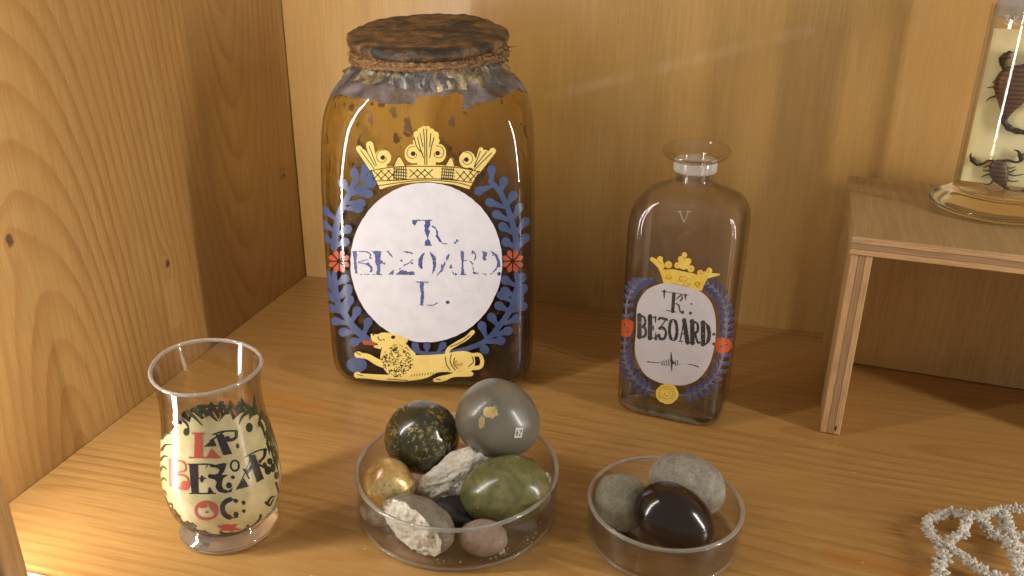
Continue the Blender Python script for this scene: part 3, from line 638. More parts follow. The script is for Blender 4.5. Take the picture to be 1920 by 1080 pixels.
# crumpled grey paper glued over the shoulder, torn along its lower edge
g = G('grey_shoulder_paper'); n_ = g.noise(g.coord(), 60, 5, .65); M_gp = g.done(g.mixs(g.smooth(n_, .25, .7, .55, .95), g.transp((.6, .5, .4)), g.pbr(g.ramp(n_, [(.3, (.045, .040, .040)), (.5, (.14, .12, .115)), (.75, (.30, .26, .235))]), .6, .3, normal=g.bump(n_, .5, .002))))
gp = Paint(598, 120, 1004, 215, 1.0).use(580, 0, 4.355)
gp.poly([(60, 560), (1880, 560), (1880, 800), (1800, 760), (1700, 735), (1590, 790), (1480, 835), (1340, 850), (1310, 895), (1250, 885), (1255, 790), (1200, 745), (1130, 775), (1000, 785), (870, 788), (858, 850), (700, 852), (560, 840), (400, 800), (250, 775), (170, 790), (60, 800)])
gp.ragged(6, 5, 8).build('shoulder_paper', M_gp, jar, mj(.00035))
# skirt of crinkled parchment, twine binding, leather cover
g = G('crinkled_parchment'); n_ = g.noise(g.scale(g.coord(), (1, 1, .45)), 130, 5, .7); n2 = g.noise(g.coord(), 35, 3)
cc = g.ramp(n_, [(.30, (.040, .028, .018)), (.46, (.17, .12, .050)), (.60, (.42, .32, .16)), (.78, (.72, .62, .42))]); cc = g.mix(g.smooth(n2, .42, .56, .9, 0), cc, (.05, .046, .044))
M_parch = g.done(g.pbr(cc, .22, .6, normal=g.bump(n_, .9, .003), coat=.6, coat_r=.12))
rings = []
for k, t in enumerate(np.linspace(0, 1, 14)):
    ph = np.arange(240)/240*2*np.pi; z0 = .2535-.0185*t
    low = np.array([mnoise.noise(Vector((3*math.cos(p), 3*math.sin(p), 1.3))) for p in ph])
    zz_ = .2535-(.019+.007*low)*t; rr_ = np.array([math.hypot(*JAR.point(z0, p)[:2]) for p in ph])
    wv = np.array([mnoise.noise(Vector((9*math.cos(p), 9*math.sin(p), t*2.2)))*.0022+mnoise.noise(Vector((24*math.cos(p), 24*math.sin(p), t*6)))*.0014 for p in ph])
    rr_ = np.maximum(rr_+.0019+wv*min(1.2, .5+t), rr_+.0007); rings.append(np.c_[rr_*np.cos(ph), rr_*np.sin(ph), zz_])
V, F = rings_mesh(rings); mesh('parchment_skirt', V, F, M_parch, jar)
g = G('frayed_twine'); n_ = g.noise(g.scale(g.coord(), (1, 1, 3)), 260, 4, .6)
M_tw = g.done(g.pbr(g.ramp(n_, [(.3, (.05, .024, .010)), (.5, (.20, .10, .038)), (.75, (.42, .26, .10))]), .6, .4, normal=g.bump(n_, .8, .0015)))
LT = Matrix.Rotation(R(6.5), 3, 'X') @ Matrix.Rotation(R(-1.0), 3, 'Y')
mb = MB(); rs = np.random.RandomState(4)
for k, (z_, rr, w) in enumerate(((.2478, .0556, .0020), (.2503, .0550, .0024), (.2530, .0543, .0022), (.2555, .0535, .0018))):
    ph = np.arange(181)/180*2*np.pi; pth = []
    for p in ph:
        q = mnoise.noise(Vector((5*math.cos(p), 5*math.sin(p), k*3.1))); r0 = rr+.0012*q; pth.append((r0*math.cos(p)*1.0, r0*math.sin(p)*.95, z_+.0012*q+.0015*math.sin(p+.6)+.0012*math.cos(p)))
    mb.add(tube(pth, [w*(1+.25*math.sin(i*2.1)) for i in range(181)], 8))
for k in range(620):
    p = rs.rand()*6.283; z_ = .2450+.012*rs.rand(); r0 = .0560; b = np.array([r0*math.cos(p), r0*.95*math.sin(p), z_]); d = np.array([math.cos(p)+.9*rs.randn(), math.sin(p)+.9*rs.randn(), -.3+.8*rs.randn()]); d *= (.0016+.0026*rs.rand()+(.004 if k % 17 == 0 else 0))/np.linalg.norm(d)
    mb.add(tube([b, b+d*.6+rs.randn(3)*.0004, b+d], [.00030, .00022, .00008], 4))
mb.build('twine_binding', M_tw, jar)
g = G('old_leather'); n_ = g.noise(g.scale(g.coord(), (1, 1.6, 1)), 24, 6, .62, .8); n2 = g.noise(g.coord(), 130, 4, .6); zc = g.xyz()[2]
cc = g.ramp(n_, [(.34, (.012, .009, .007)), (.44, (.045, .026, .012)), (.54, (.190, .095, .030)), (.68, (.34, .20, .080))])
cc = g.mix(g.mul(g.smooth(n2, .42, .62), .65), cc, (.022, .018, .015))
M_lea = g.done(g.pbr(cc, .55, .5, normal=g.bump(g.add(n_, g.mul(n2, .8)), 1.0, .004), coat=0))
prof = [(.0585, .2545), (.0600, .2580), (.0635, .2600), (.0662, .2632), (.0668, .2665), (.0655, .2690), (.0625, .2705), (.055, .2712), (.044, .2714), (.030, .2715), (.015, .2716), (.00001, .2716)]
rings = []
for (r0, z_) in cr_spline(prof, 3):
    ph = np.arange(160)/160*2*np.pi; q = np.array([mnoise.noise(Vector((2.2*math.cos(p)*r0/.06, 2.2*math.sin(p)*r0/.06, 4.4))) for p in ph]); q2 = np.array([mnoise.noise(Vector((9*math.cos(p)*r0/.06, 9*math.sin(p)*r0/.06, z_*300))) for p in ph])
    r1 = max(r0, .0002)*(1+.022*q*(r0 > .03)+.012*q2*(r0 > .03)); P = np.c_[r1*np.cos(ph), r1*np.sin(ph)*.97, np.zeros(160)]
    P[:, 2] = .0014*q+.0007*q2+(z_-.258)*.85; P = P@np.array(LT).T; P[:, :2] *= .868; P[:, 2] += .2552; rings.append(P)
V, F = rings_mesh(rings, True, True, True); mesh('leather_cover', V, F, M_lea, jar)

# ------------------------------------------------------------------ the small clear bottle
BZ = R(-8); bc = (-.0182, .5765)
BOT = Body([(0, 0.0342, 0.0266, 4), (0.0015, 0.0367, 0.0291, 4.6), (0.005, 0.0384, 0.0308, 5.2), (0.012, 0.0391, 0.0315, 5.5), (0.1, 0.0395, 0.0317, 5.5), (0.143, 0.0397, 0.0317, 5.5), (0.153, 0.0388, 0.0311, 5), (0.16, 0.0363, 0.0297, 4.4), (0.1655, 0.0323, 0.0271, 3.6), (0.1695, 0.0258, 0.0227, 2.8), (0.1725, 0.0190, 0.0178, 2.2), (0.175, 0.0150, 0.0150, 2)], (bc[0], bc[1], 0), BZ)
bot = empty('glass_bottle', (bc[0], bc[1], 0), BZ)
tag(bot, 'small clear square glass bottle with flared lip, yellow crown and white oval label', 'bottle')
M_bg = thin_glass('bottle_glass', (.99, .982, .965), (.30, .27, .21), .012, waves=.12, haze=.010, f0=.034, power=2.8)
M_neck = thin_glass('frosted_neck_glass', (.90, .87, .84), (.5, .48, .45), .12, waves=.5, haze=.55)
zs = np.r_[0, .0007, .0015, .003, .005, .008, .012, np.linspace(.02, .145, 12), np.linspace(.147, .1750, 18)]
oR = [BOT.ring(z_, 0, 160) for z_ in zs]; iR = [BOT.ring(max(z_, .006), -.0024, 160) for z_ in zs[::-1] if z_ > .004]
V, F = rings_mesh(oR, True, True, False); n0 = len(V); V2, F2 = rings_mesh(iR, True, False, True); mb = MB(); mb.add((V, F)).add((V2, F2)); mb.build('glass_body', M_bg, bot)
nk = [(.0150, .1785), (.0128, .1792), (.0125, .1830), (.0128, .1850), (.0148, .1858), (.0150, .1900), (.0146, .1935), (.0160, .1950), (.0205, .1968), (.0238, .1985), (.0246, .1998), (.0240, .2008), (.0200, .1992), (.0150, .1970), (.0120, .1950), (.0108, .1900), (.0105, .1850), (.0105, .1780), (.0125, .1765)]
V, F = lathe(cr_spline([(r_, z_-.0035) for r_, z_ in nk[:4]], 3), 64); mesh('lower_neck', V, F, thin_glass('neck_glass', (.92, .90, .88), (.35, .33, .30), .02, waves=.3, haze=.15), bot)
V, F = lathe([(.0130, .1817), (.0146, .1822), (.0150, .1835), (.0149, .1865), (.0150, .1890), (.0143, .1902)], 64); mesh('neck_collar', V, F, M_neck, bot)
V, F = lathe(cr_spline([(.0143, .1902), (.0155, .1915), (.0190, .1926), (.0215, .1944), (.0227, .1962), (.0222, .1974), (.0204, .1964), (.0170, .1944), (.0138, .1925), (.0115, .1900), (.0106, .1860), (.0104, .1755)], 4), 72)
V = [(x, y*math.cos(.12*k)-(z_-.190)*math.sin(.12*k), .190+(z_-.190)*math.cos(.12*k)+y*math.sin(.12*k)) for (x, y, z_) in V for k in (min(max((z_-.1885)/.004, 0), 1),)]
mesh('flared_lip', V, F, thin_glass('lip_glass', (.97, .95, .88), (.42, .38, .24), .01, waves=.3, power=2.6, f0=.07), bot)
M_seam = solid_glass('corner_glass', (.97, .96, .93), 0, 1.35)
for ph0 in (-2.40, -.74, .74, 2.40):
    mb = MB(); mb.add(tube([tuple(BOT.point(z_, ph0, -.0036)) for z_ in np.linspace(.010, .060, 20)], [.0013*math.sin(math.pi*(i+.6)/20.2)**.6 for i in range(20)], 8)); mb.build('corner_thickness', M_seam, bot)
# thick rounded base with a pushed-up centre
g = G('base_glass'); M_bb = solid_glass('bottle_base_glass', (.93, .93, .88), 0, 1.4, .3)
rr_ = [BOT.ring(.0012, -.0012, 120), BOT.ring(.006, -.0014, 120), BOT.ring(.0095, -.0022, 120)]
for s_, dz in ((.86, .0085), (.6, .0120), (.3, .0150)): q = rr_[1].copy(); q[:, :2] *= s_; q[:, 2] = dz; rr_.append(q)
V, F = rings_mesh(rr_, True, True, True); mesh('thick_base', V, F, M_bb, bot)
mbt = lambda off: (lambda xy: onto(BOT, xy, off))
M_cream2 = enamel('grey_white_enamel', (.62, .57, .58), (.58, .53, .53), .35, .2)
M_yel2 = enamel('bright_yellow_enamel', (.80, .52, .05), (.86, .66, .18), .35, .2)
M_nav = enamel('navy_enamel', (.050, .050, .150), (.075, .078, .17), .4, .2); M_gry = enamel('grey_stem_enamel', (.17, .17, .19), (.11, .11, .15), .4, .2)
M_red2 = enamel('orange_red_enamel', (.55, .10, .025), (.42, .06, .02), .35, .2); M_ink2 = enamel('worn_black_ink', (.035, .030, .026), (.08, .07, .06), .5, 0)
B6, B7 = (1130, 450, 6.353), (1130, 620, 5.4)
lab = [(1193, 620), (1194.5, 576), (1204, 554), (1218, 540), (1243, 531), (1265, 532), (1297, 540), (1316, 548), (1333, 566), (1341, 592), (1342, 620), (1339, 650), (1330, 683), (1311, 709), (1287, 721), (1260, 721.5), (1234, 716), (1211, 703), (1197, 681), (1190.5, 657)]
p = Paint(1185, 525, 1348, 728, .8).poly(lab, True); keep = p
# wreath of small paired leaves round the label
st_ = Paint(1150, 520, 1385, 765, .7); lf = Paint(1150, 520, 1385, 765, .7)
LP = cr_spline(np.array(lab+lab[:1]), 14); cen = np.array([1266, 626]); N_ = len(LP)
wp = cen+(LP-cen)*np.array([1.26, 1.19])
for k in range(0, N_-1, 1):
    a, b = wp[k], wp[k+1]
    if (a[1] < 545 and 1225 < a[0] < 1325) or np.hypot(*(a-np.array([1251, 738]))) < 16: continue
    st_.cap(*a, *b, 1.7)
for k in range(0, N_-3, 5):
    a = wp[k]; t_ = wp[(k+3) % N_]-a; t_ /= np.linalg.norm(t_)+1e-6; nn_ = np.array([-t_[1], t_[0]]); up = -1 if a[0] < 1251 else 1
    if (a[1] < 548 and 1222 < a[0] < 1328) or np.hypot(*(a-np.array([1251, 738]))) < 20: continue
    sgn = -1 if a[0] > 1251 else 1
    for s_ in (-1, 1):
        d = t_*sgn*.75+nn_*s_*.8; e = a+d*13; (st_ if False else lf).cap(*(a+d*3), *(a+d*14), 1.5, 3.6); st_.cap(*a, *e, 1.2)
        e2 = a+t_*sgn*6+ (t_*sgn*.5+nn_*s_)*9; st_.cap(*(a+t_*sgn*6), *e2, 1.6, 2.4)
for q in (st_, lf): q.cut_out(Paint(1150, 520, 1385, 765, .7).poly(lab, True))
st_.build('wreath_stem', M_gry, bot, mbt(.00020)); lf.build('wreath_leaves', M_nav, bot, mbt(.00026))
keep.build('white_oval', M_cream2, bot, mbt(.00030))
p = Paint(1210, 465, 1360, 765, .7).use(*B6)
for q in [(685, 225, 36), (785, 292, 43), (893, 300, 38), (932, 225, 34), (975, 176, 33), (1020, 250, 38), (1052, 340, 42), (1165, 390, 38), (1272, 362, 35), (970, 280, 70), (690, 290, 45), (1230, 415, 45)]: p.ell(*q)
p.cap(590, 225, 700, 310, 24, 40).cap(1385, 408, 1250, 420, 10, 36)
p.poly([(650, 300), (720, 350), (850, 345), (900, 360), (1080, 395), (1150, 420), (1260, 440), (1215, 520), (1180, 605), (1100, 590), (1000, 548), (870, 517), (725, 510), (705, 430)])
p.build('yellow_crown', M_yel2, bot, mbt(.00036)); Paint(1225, 712, 1278, 764, .7).ell(1251, 738, 21, 19).ragged(5, 1.5, 2).build('yellow_rose', M_yel2, bot, mbt(.00036))
p = Paint(1210, 465, 1360, 765, .6).use(*B6); rs = np.random.RandomState(9)
for cx, cy_, r_ in ((790, 440, 34), (960, 460, 45), (1130, 520, 30)): L(p, *[(cx+r_*math.cos(k*.5), cy_+r_*.7*math.sin(k*.5)) for k in range(12)], w=9)
for k in range(26):
    x = 740+rs.rand()*420; y = 420+(x-740)*.22+rs.rand()*70; p.cap(x, y, x+14, y-8, 3.5)
for q in ((660, 250, 700, 280), (780, 280, 800, 300), (900, 290, 880, 310), (965, 200, 980, 240), (1050, 330, 1060, 350), (1160, 385, 1190, 400), (1270, 365, 1260, 390)): p.cap(*q, 4)
M_och = enamel('ochre_line', (.50, .27, .02), None, .5, 0); p.build('crown_outline', M_och, bot, mbt(.00042)); p = Paint(1225, 712, 1278, 764, .6)
for r_ in (5, 10.5, 15): L(p, *[(1251+r_*math.cos(k*.6+r_), 738+r_*.9*math.sin(k*.6+r_)) for k in range(9)], w=1.2)
p.build('rose_outline', M_och, bot, mbt(.00042))
for k_, pp in enumerate(([(1161, 601), (1175, 598), (1187, 603), (1187, 620), (1180, 631), (1166, 629), (1161, 618)], [(1342, 634), (1358, 633), (1371, 641), (1369, 655), (1358, 662), (1344, 659), (1341, 647)])):
    Paint(1150, 590, 1385, 670, .7).poly(pp, True).cap(1172, 608, 1176, 622, 1.2, cut=True).cap(1350, 650, 1362, 646, 1.2, cut=True).build('red_flower', M_red2, bot, mbt(.00032))
p = Paint(1185, 535, 1350, 705, .5).use(*B6)
p.line([(735, 605), (735, 695)], 30, 4); p.cap(700, 605, 1030, 655, 4); p.line([(850, 640), (835, 850)], 42, 38); p.cap(760, 835, 880, 858, 5); p.line([(880, 700), (930, 660), (950, 690), (930, 720)], 12, 20); p.line([(870, 750), (910, 780), (925, 850), (960, 870)], 14, 20); p.ell(955, 855, 17).ell(1048, 868, 18).line([(985, 655), (990, 720)], 26, 4).ell(1060, 760, 12)
p.use(0, 0, 1); letters(p, 'BE3OARD:', 1194.5, 590, 1343, 607, 41, wk=1.0)
p.use(*B7)
p.line([(695, 215), (697, 300)], 6, 24).line([(700, 300), (700, 420)], 30, 4).ell(710, 322, 22, 14)
for k, x in enumerate((600, 622, 646, 668, 735, 757)): p.line([(x, 310-6*min(k, 3) if k < 4 else 300), (x+4, 350)], 9, 7)
for x in (775, 795, 815, 835): p.ell(x, 335, 4)
p.line([(455, 312), (540, 322), (600, 322)], 10, 4).line([(850, 338), (900, 342), (970, 362)], 4, 12).ragged(2, .8, 4).wear(2.0, .17, 5, 3)
p.build('label_lettering', M_ink2, bot, mbt(.00038))
p = Paint(1255, 385, 1305, 425, .5).use(1120, 240, 5.806)
for pts, w0, w1 in GL['V']: p.line([(865+160*x, 910+118*y) for x, y in pts], w0*118, w1*118)
g = G('etched_mark'); M_etch = g.done(g.pbr((.40, .34, .26), .6)); p.build('etched_letter', M_etch, bot, mbt(.0002))

# ------------------------------------------------------------------ the painted beaker glass on the left
gc = (-.2648, .3580)
GPR = [(0, .0265), (.0012, .0282), (.0030, .0280), (.0048, .0262), (.0075, .0232), (.0100, .0232), (.0130, .0262), (.0180, .0298), (.0260, .0320), (.0360, .0330), (.0460, .0326), (.0560, .0313), (.0660, .0297), (.0760, .0284), (.0840, .0277), (.0920, .0275), (.1000, .0281), (.1050, .0289), (.1080, .0294)]
GOB = Body([(z_, r_, r_, 2.0) for z_, r_ in GPR], (gc[0], gc[1], 0), 0)
gob = empty('drinking_glass', (gc[0], gc[1], 0))
tag(gob, 'bulbous footed drinking glass with cream painted panel and red and black old lettering', 'glass')
M_gg = thin_glass('beaker_glass', (.96, .95, .94), (.42, .38, .36), .012, waves=.3, power=2.6)
prf = [(GOB.a(z_), z_) for z_ in np.linspace(.0112, .1072, 60)]
def wob(V):
    V = np.array(V); ph = np.arctan2(V[:, 1], V[:, 0]); k = np.clip((V[:, 2]-.085)/.023, 0, 1); V[:, 2] += k*(.0022*np.cos(ph-2.2)+.0008*np.cos(2*ph+.5)); s_ = 1+k*.02*np.cos(2*ph); V[:, 0] *= s_; V[:, 1] *= s_; return V
ins = [(max(GOB.a(z_)-.0016, .001), z_) for z_ in np.linspace(.1072, .0150, 50)]+[(.015, .0135), (.00001, .0128)]
V, F = lathe(prf+[(.0295, .1083), (.0288, .1086), (.0280, .1080)]+ins, 96)
mesh('glass_bowl', wob(V), F, M_gg, gob)
V, F = lathe([(.0293, .1074), (.0300, .1084), (.0294, .1094), (.0284, .1093), (.0278, .1083), (.0284, .1074)], 96, True); mesh('glass_rim', wob(V), F, pale_rim('clear_rim_glass', .22), gob)
V, F = lathe([(.00001, .0006), (.0255, .0006), (.0278, .0014), (.0284, .0026), (.0276, .0042), (.0250, .0062), (.0232, .0085), (.0232, .0108), (.0200, .0122), (.00001, .0122)], 96); mesh('glass_foot', V, F, pale_rim('clear_foot_glass', .06, (.78, .74, .76)), gob)
mg = lambda off: (lambda xy: onto(GOB, xy, off))
M_cr = enamel('cream_enamel', (.64, .54, .29), (.50, .40, .18), .20, .8); M_grn = enamel('dark_green_enamel', (.022, .024, .012), (.05, .06, .02), .3, .4)
M_bk3 = enamel('brown_black_enamel', (.022, .016, .014), (.035, .03, .035), .3, .4); M_rd3 = enamel('brick_red_enamel', (.50, .075, .045), (.42, .10, .06), .3, .4)
C8 = (250, 800, 4.155); C7 = (250, 620, 4.91)
p = Paint(296, 760, 530, 1012, .8)
p.poly([(318, 812), (330, 800), (322, 790), (342, 796), (340, 780), (356, 792), (362, 772), (378, 786), (395, 778), (405, 790), (418, 778), (432, 776), (436, 788), (452, 774), (462, 768), (466, 786), (480, 776), (492, 788), (500, 800), (530, 835), (532, 940), (505, 968), (480, 985), (466, 990), (440, 999), (415, 1003), (395, 999), (380, 993), (372, 992), (352, 975), (345, 978), (330, 955), (320, 950), (312, 930), (296, 905), (296, 830)])
p.build('cream_panel', M_cr, gob, mg(.00022))
p = Paint(296, 738, 530, 1012, .7).use(*C7)
for a in [((500, 740), (570, 800), (635, 870)), ((560, 720), (620, 770), (650, 800)), ((600, 700), (700, 760), (765, 830)), ((690, 740), (740, 800), (775, 828)), ((880, 720), (840, 760), (790, 828)), ((1010, 730), (960, 760), (930, 805)), ((1060, 740), (1000, 790), (970, 860)), ((1110, 760), (1080, 780), (1065, 820)), ((1180, 760), (1160, 820), (1145, 890)),
          ((430, 800), (490, 850), (515, 910)), ((1100, 740), (1110, 660), (1108, 590)), ((1060, 720), (1000, 650), (990, 610)), ((960, 700), (1040, 690), (1100, 720)), ((620, 700), (750, 690), (900, 690)), ((1215, 800), (1230, 900), (1250, 1000)), ((1160, 850), (1190, 900), (1210, 990))]:
    p.line(list(a), 40, 8)
p.ell(1065, 890, 32, 44).ell(490, 930, 28, 36)
p.use(*C8)
for a in [((230, 90), (250, 60), (310, 50)), ((225, 180), (255, 140), (320, 140)), ((215, 260), (240, 230), (270, 230)), ((210, 340), (235, 310), (262, 330)), ((212, 420), (240, 400), (262, 420)), ((225, 500), (245, 500), (262, 530)), ((270, 600), (300, 600), (310, 630)), ((330, 690), (360, 690), (375, 730)), ((430, 770), (460, 750), (495, 775)), ((420, 760), (450, 780), (490, 775)), ((380, 745), (430, 790), (500, 820)),
          ((540, 830), (555, 810), (580, 835)), ((500, 818), (620, 845), (760, 838), (900, 790), (980, 720)), ((680, 820), (720, 830), (840, 820)), ((990, 690), (980, 720), (940, 760)), ((1040, 600), (1070, 550), (1100, 545)), ((1030, 590), (1060, 612), (1090, 560)), ((1110, 440), (1120, 480), (1130, 520)), ((1040, 130), (1060, 180), (1100, 200)), ((1090, 160), (1110, 240), (1120, 330)), ((890, 770), (900, 785), (860, 800))]:
    p.line(list(a), 22, 9)
for q in [(1045, 340, 26, 34), (1085, 320, 20, 36), (1060, 270, 22, 26), (1020, 300, 18, 24), (1110, 380, 16, 30), (985, 270, 14, 16), (1070, 170, 26, 22), (1110, 240, 16, 30)]: p.ell(*q)
p.build('leaf_border', M_grn, gob, mg(.00030))
p = Paint(300, 795, 530, 1000, .6).use(*C8)     # black letters
p.poly([(640, 60), (700, 55), (770, 210), (700, 222)]).poly([(550, 155), (625, 90), (650, 150)]).cap(600, 110, 700, 40, 6).line([(620, 60), (700, 35), (800, 30)], 12, 16).line([(800, 35), (795, 85), (740, 105), (725, 85)], 26, 22).ell(733, 90, 20).ell(812, 148, 13, 20)
p.poly([(435, 290), (505, 290), (510, 515), (455, 515)]).cap(430, 290, 590, 290, 5).poly([(590, 285), (560, 335), (575, 290)]).cap(440, 518, 640, 518, 5).poly([(635, 520), (590, 460), (580, 518)]).cap(500, 400, 560, 400, 5).ell(535, 405, 14, 26)
p.poly([(592, 285), (640, 296), (700, 280), (728, 284), (716, 330), (690, 372), (740, 375), (700, 400), (690, 450), (700, 480), (740, 496), (775, 470), (765, 505), (715, 518), (665, 505), (640, 470), (650, 430), (632, 408), (590, 400), (580, 376), (600, 366), (625, 372), (660, 362), (672, 335), (650, 318), (600, 312)]).ell(745, 455, 24).ell(775, 392, 17, 14)
p.line(arc(790, 302, 32, 40, 0, 360, 14), 16)
p.poly([(895, 225), (945, 215), (1015, 405), (960, 435)]).line([(905, 260), (850, 400), (800, 490)], 8).poly([(800, 490), (860, 400), (900, 465)]).cap(860, 330, 900, 400, 8).cap(890, 350, 920, 310, 14).line([(870, 235), (960, 190), (1020, 175)], 10, 14).line([(1025, 180), (1015, 235), (980, 270)], 26, 18).cap(950, 280, 1040, 330, 9)
p.line(arc(775, 635, 80, 72, 110, 255), 40).line(arc(775, 635, 80, 72, 60, 300, 20), 9).ell(800, 680, 20).ell(795, 575, 20, 16).ell(858, 590, 16).ell(860, 655, 14).poly([(780, 560), (800, 600), (820, 570)])
p.ragged(2, .8, 12).wear(1.8, .10, 12, 3).build('black_lettering', M_bk3, gob, mg(.00034))
p = Paint(300, 795, 530, 1000, .6).use(*C8)     # red letters and star
p.poly([(480, 50), (540, 50), (540, 240), (475, 240)]).cap(465, 50, 550, 50, 6).cap(440, 238, 680, 238, 6).poly([(680, 240), (610, 165), (570, 238)])
p.poly([(278, 245), (320, 250), (325, 470), (285, 460)]).line([(325, 255), (400, 280), (405, 340), (330, 355)], 14).line([(330, 365), (420, 390), (425, 480), (330, 470)], 18).ell(405, 455, 34, 36)
p.line(arc(572, 650, 84, 66, 0, 360, 24), 22).poly([(590, 590), (640, 600), (665, 650), (640, 690), (600, 640)]).ell(545, 610, 34, 22).ell(575, 663, 16, 10)
for k, a in enumerate((-90, -30, 12, 50, 100, 150, 195, 230)):
    l_ = (55, 90, 100, 60, 35, 65, 85, 55)[k]; p.cap(735, 785, 735+l_*math.cos(R(a)), 785+l_*.62*math.sin(R(a)), 24, 3)
p.ragged(2, .8, 15).wear(1.8, .12, 15, 3).build('red_lettering', M_rd3, gob, mg(.00038))
# the far side of the painted border, seen through the clear neck
tz = lambda xy: (GOB.point(xy[:, 1]/1000, xy[:, 0]/1000*math.pi, .0003), np.ones(len(xy), bool))
p = Paint(0, 8, 1000, 78, .8); rs = np.random.RandomState(2)
for k in range(16): x = 40+k*60; p.line([(x, 50), (x+20, 62), (x+(16 if k % 2 else -8), 67)], 14, 4); p.line([(x-25, 58), (x+10, 66), (x+38, 60)], 8, 5)
for k in range(14): x = 50+k*66; p.line([(x, 14+rs.rand()*6), (x+24, 34), (x, 50)], 9, 5)
p.build('far_leaf_border', M_grn, gob, tz)

# ------------------------------------------------------------------ dishes
M_dish = thin_glass('dish_glass', (.975, .97, .96), (.58, .56, .52), .012, waves=.05, power=2.8, haze=.028)
M_rim = pale_rim('dish_rim_glass', .24, (.62, .62, .54))
def dish(loc, r, h, label):
    e = empty('glass_dish', (*loc, 0)); tag(e, label, 'glass dish', 'round glass dishes of bezoar stones')
    w = .0017
    V, F = lathe([(.00001, .0004), (r-.004, .0004), (r-.0018, .0010), (r-.0006, .0026), (r, .005), (r, h-.0012)], 128); mb = MB(); mb.add((V, F))
    V, F = lathe([(r-w, h-.0012), (r-w, .006), (r-w-.0008, .0040), (r-w-.003, .0026), (.00001, .0024)], 128); mb.add((V, F)); mb.build('dish_bowl', M_dish, e)
    rc = r-w/2; V, F = lathe([(rc+.00125*math.cos(a), h+.0012*math.sin(a)) for a in np.arange(12)/12*2*np.pi], 160, True); mesh('dish_rim', V, F, M_rim, e)
    rb = r-.0022; V, F = lathe([(rb+.0009*math.cos(a), .0016+.0009*math.sin(a)) for a in np.arange(8)/8*2*np.pi], 160, True); mesh('base_ring', V, F, M_rim, e)
    return e
dish((-.1380, .4120), .0617, .0298, 'larger round glass dish holding seven stones in front of the amber jar')
dish((-.0120, .4174), .0450, .0250, 'smaller round glass dish holding three stones in front of the clear bottle')

# ------------------------------------------------------------------ stones
def stone_mesh(rad, seed, lump=.04, fine=.0, egg=0.0, sub=5, rid=0.0, cutn=None, cutd=0.0):
    bm = __import__('bmesh').new(); __import__('bmesh').ops.create_icosphere(bm, subdivisions=sub, radius=1)
    for v in bm.verts:
        p = v.co.normalized(); s_ = 1+lump*mnoise.noise(p*1.3+Vector((seed, 0, 0)))+lump*.5*mnoise.noise(p*2.9+Vector((0, seed, 0)))
        if fine: s_ += fine*mnoise.fractal(p*7+Vector((0, 0, seed)), 1.0, 2.0, 4)
        if rid: s_ -= rid*abs(mnoise.noise(p*4+Vector((seed, seed, 0))))
        w = 1-egg*p.x
        v.co = Vector((p.x*rad[0]*s_, p.y*rad[1]*s_*w, p.z*rad[2]*s_*w))
    flat = set()
    if cutn:
        n_ = Vector(cutn).normalized()
        for v in bm.verts:
            d = v.co.dot(n_)
            if d > cutd:
                rough_ = mnoise.fractal(v.co*260+Vector((seed, 0, 0)), 1.0, 2.0, 5)*.0009+mnoise.noise(v.co*110)*.0020+mnoise.noise(v.co*240)*.0008
                v.co = v.co-n_*(d-cutd)*.93+n_*rough_; flat.add(v.index)
    V = [v.co.copy() for v in bm.verts]; bm.verts.index_update(); F = [tuple(v.index for v in f.verts) for f in bm.faces]; bm.free()
    return V, F, flat
def rot(V, eul):
    M3 = Matrix.Rotation(eul[2], 3, 'Z') @ Matrix.Rotation(eul[1], 3, 'Y') @ Matrix.Rotation(eul[0], 3, 'X'); return [M3 @ Vector(v) for v in V]
STG = 'bezoar stones in the larger dish'; STG2 = 'bezoar stones in the smaller dish'
def stone(name, mat, loc, rad, eul, label, group, seed=1, cat='stone', **kw):
    V, F, fl = stone_mesh(rad, seed, **kw); V = rot(V, eul); o = mesh(name, V, F, mat); o.location = loc; tag(o, label, cat, group); return o
def rock_mat(name, stops, scale=60, rough=.5, bump=.4, bdist=.001, coat=0, detail=6, dist=0, metal=None, coat_r=.08):
    g = G(name); n_ = g.noise(g.coord(), scale, detail, .62, dist); n2 = g.noise(g.coord(), scale*5, 3, .6)
    c = g.ramp(n_, stops); c = g.mix(g.mul(g.smooth(n2, .4, .7), .3), c, tuple(q*.5 for q in stops[0][1]))
    return g, c, n_, n2, lambda col=c, r=rough, mt=0.0: g.done(g.pbr(col, r, .5, mt, normal=g.bump(g.add(n_, g.mul(n2, .4)), bump, bdist), coat=coat, coat_r=coat_r))
# dark green, gold flecked
g, c, n_, n2, fin = rock_mat('dark_green_stone', [(.3, (.022, .022, .010)), (.5, (.045, .045, .018)), (.7, (.085, .080, .032))], 45, .22, .06, coat=.6, coat_r=.10)
fl = g.noise(g.coord(), 380, 4, .7, .3); pt = g.noise(g.coord(), 60, 3)
mk = g.mul(g.smooth(fl, .54, .58), g.smooth(pt, .42, .55)); big = g.smooth(g.noise(g.scale(g.coord(), (1, 1, 1)), 110, 5, .65), .66, .69)
mk = g.math('MAXIMUM', mk, g.mul(big, .8)); c = g.mix(mk, c, (.46, .36, .14)); M1 = fin(c, .26, g.mul(mk, .5))
stone('dark_green_stone', M1, (-.1665, .4275, .0360), (.0236, .0234, .0233), (0, 0, .3), 'dark green polished ball flecked with gold at the back left of the dish', STG, 2, lump=.02)
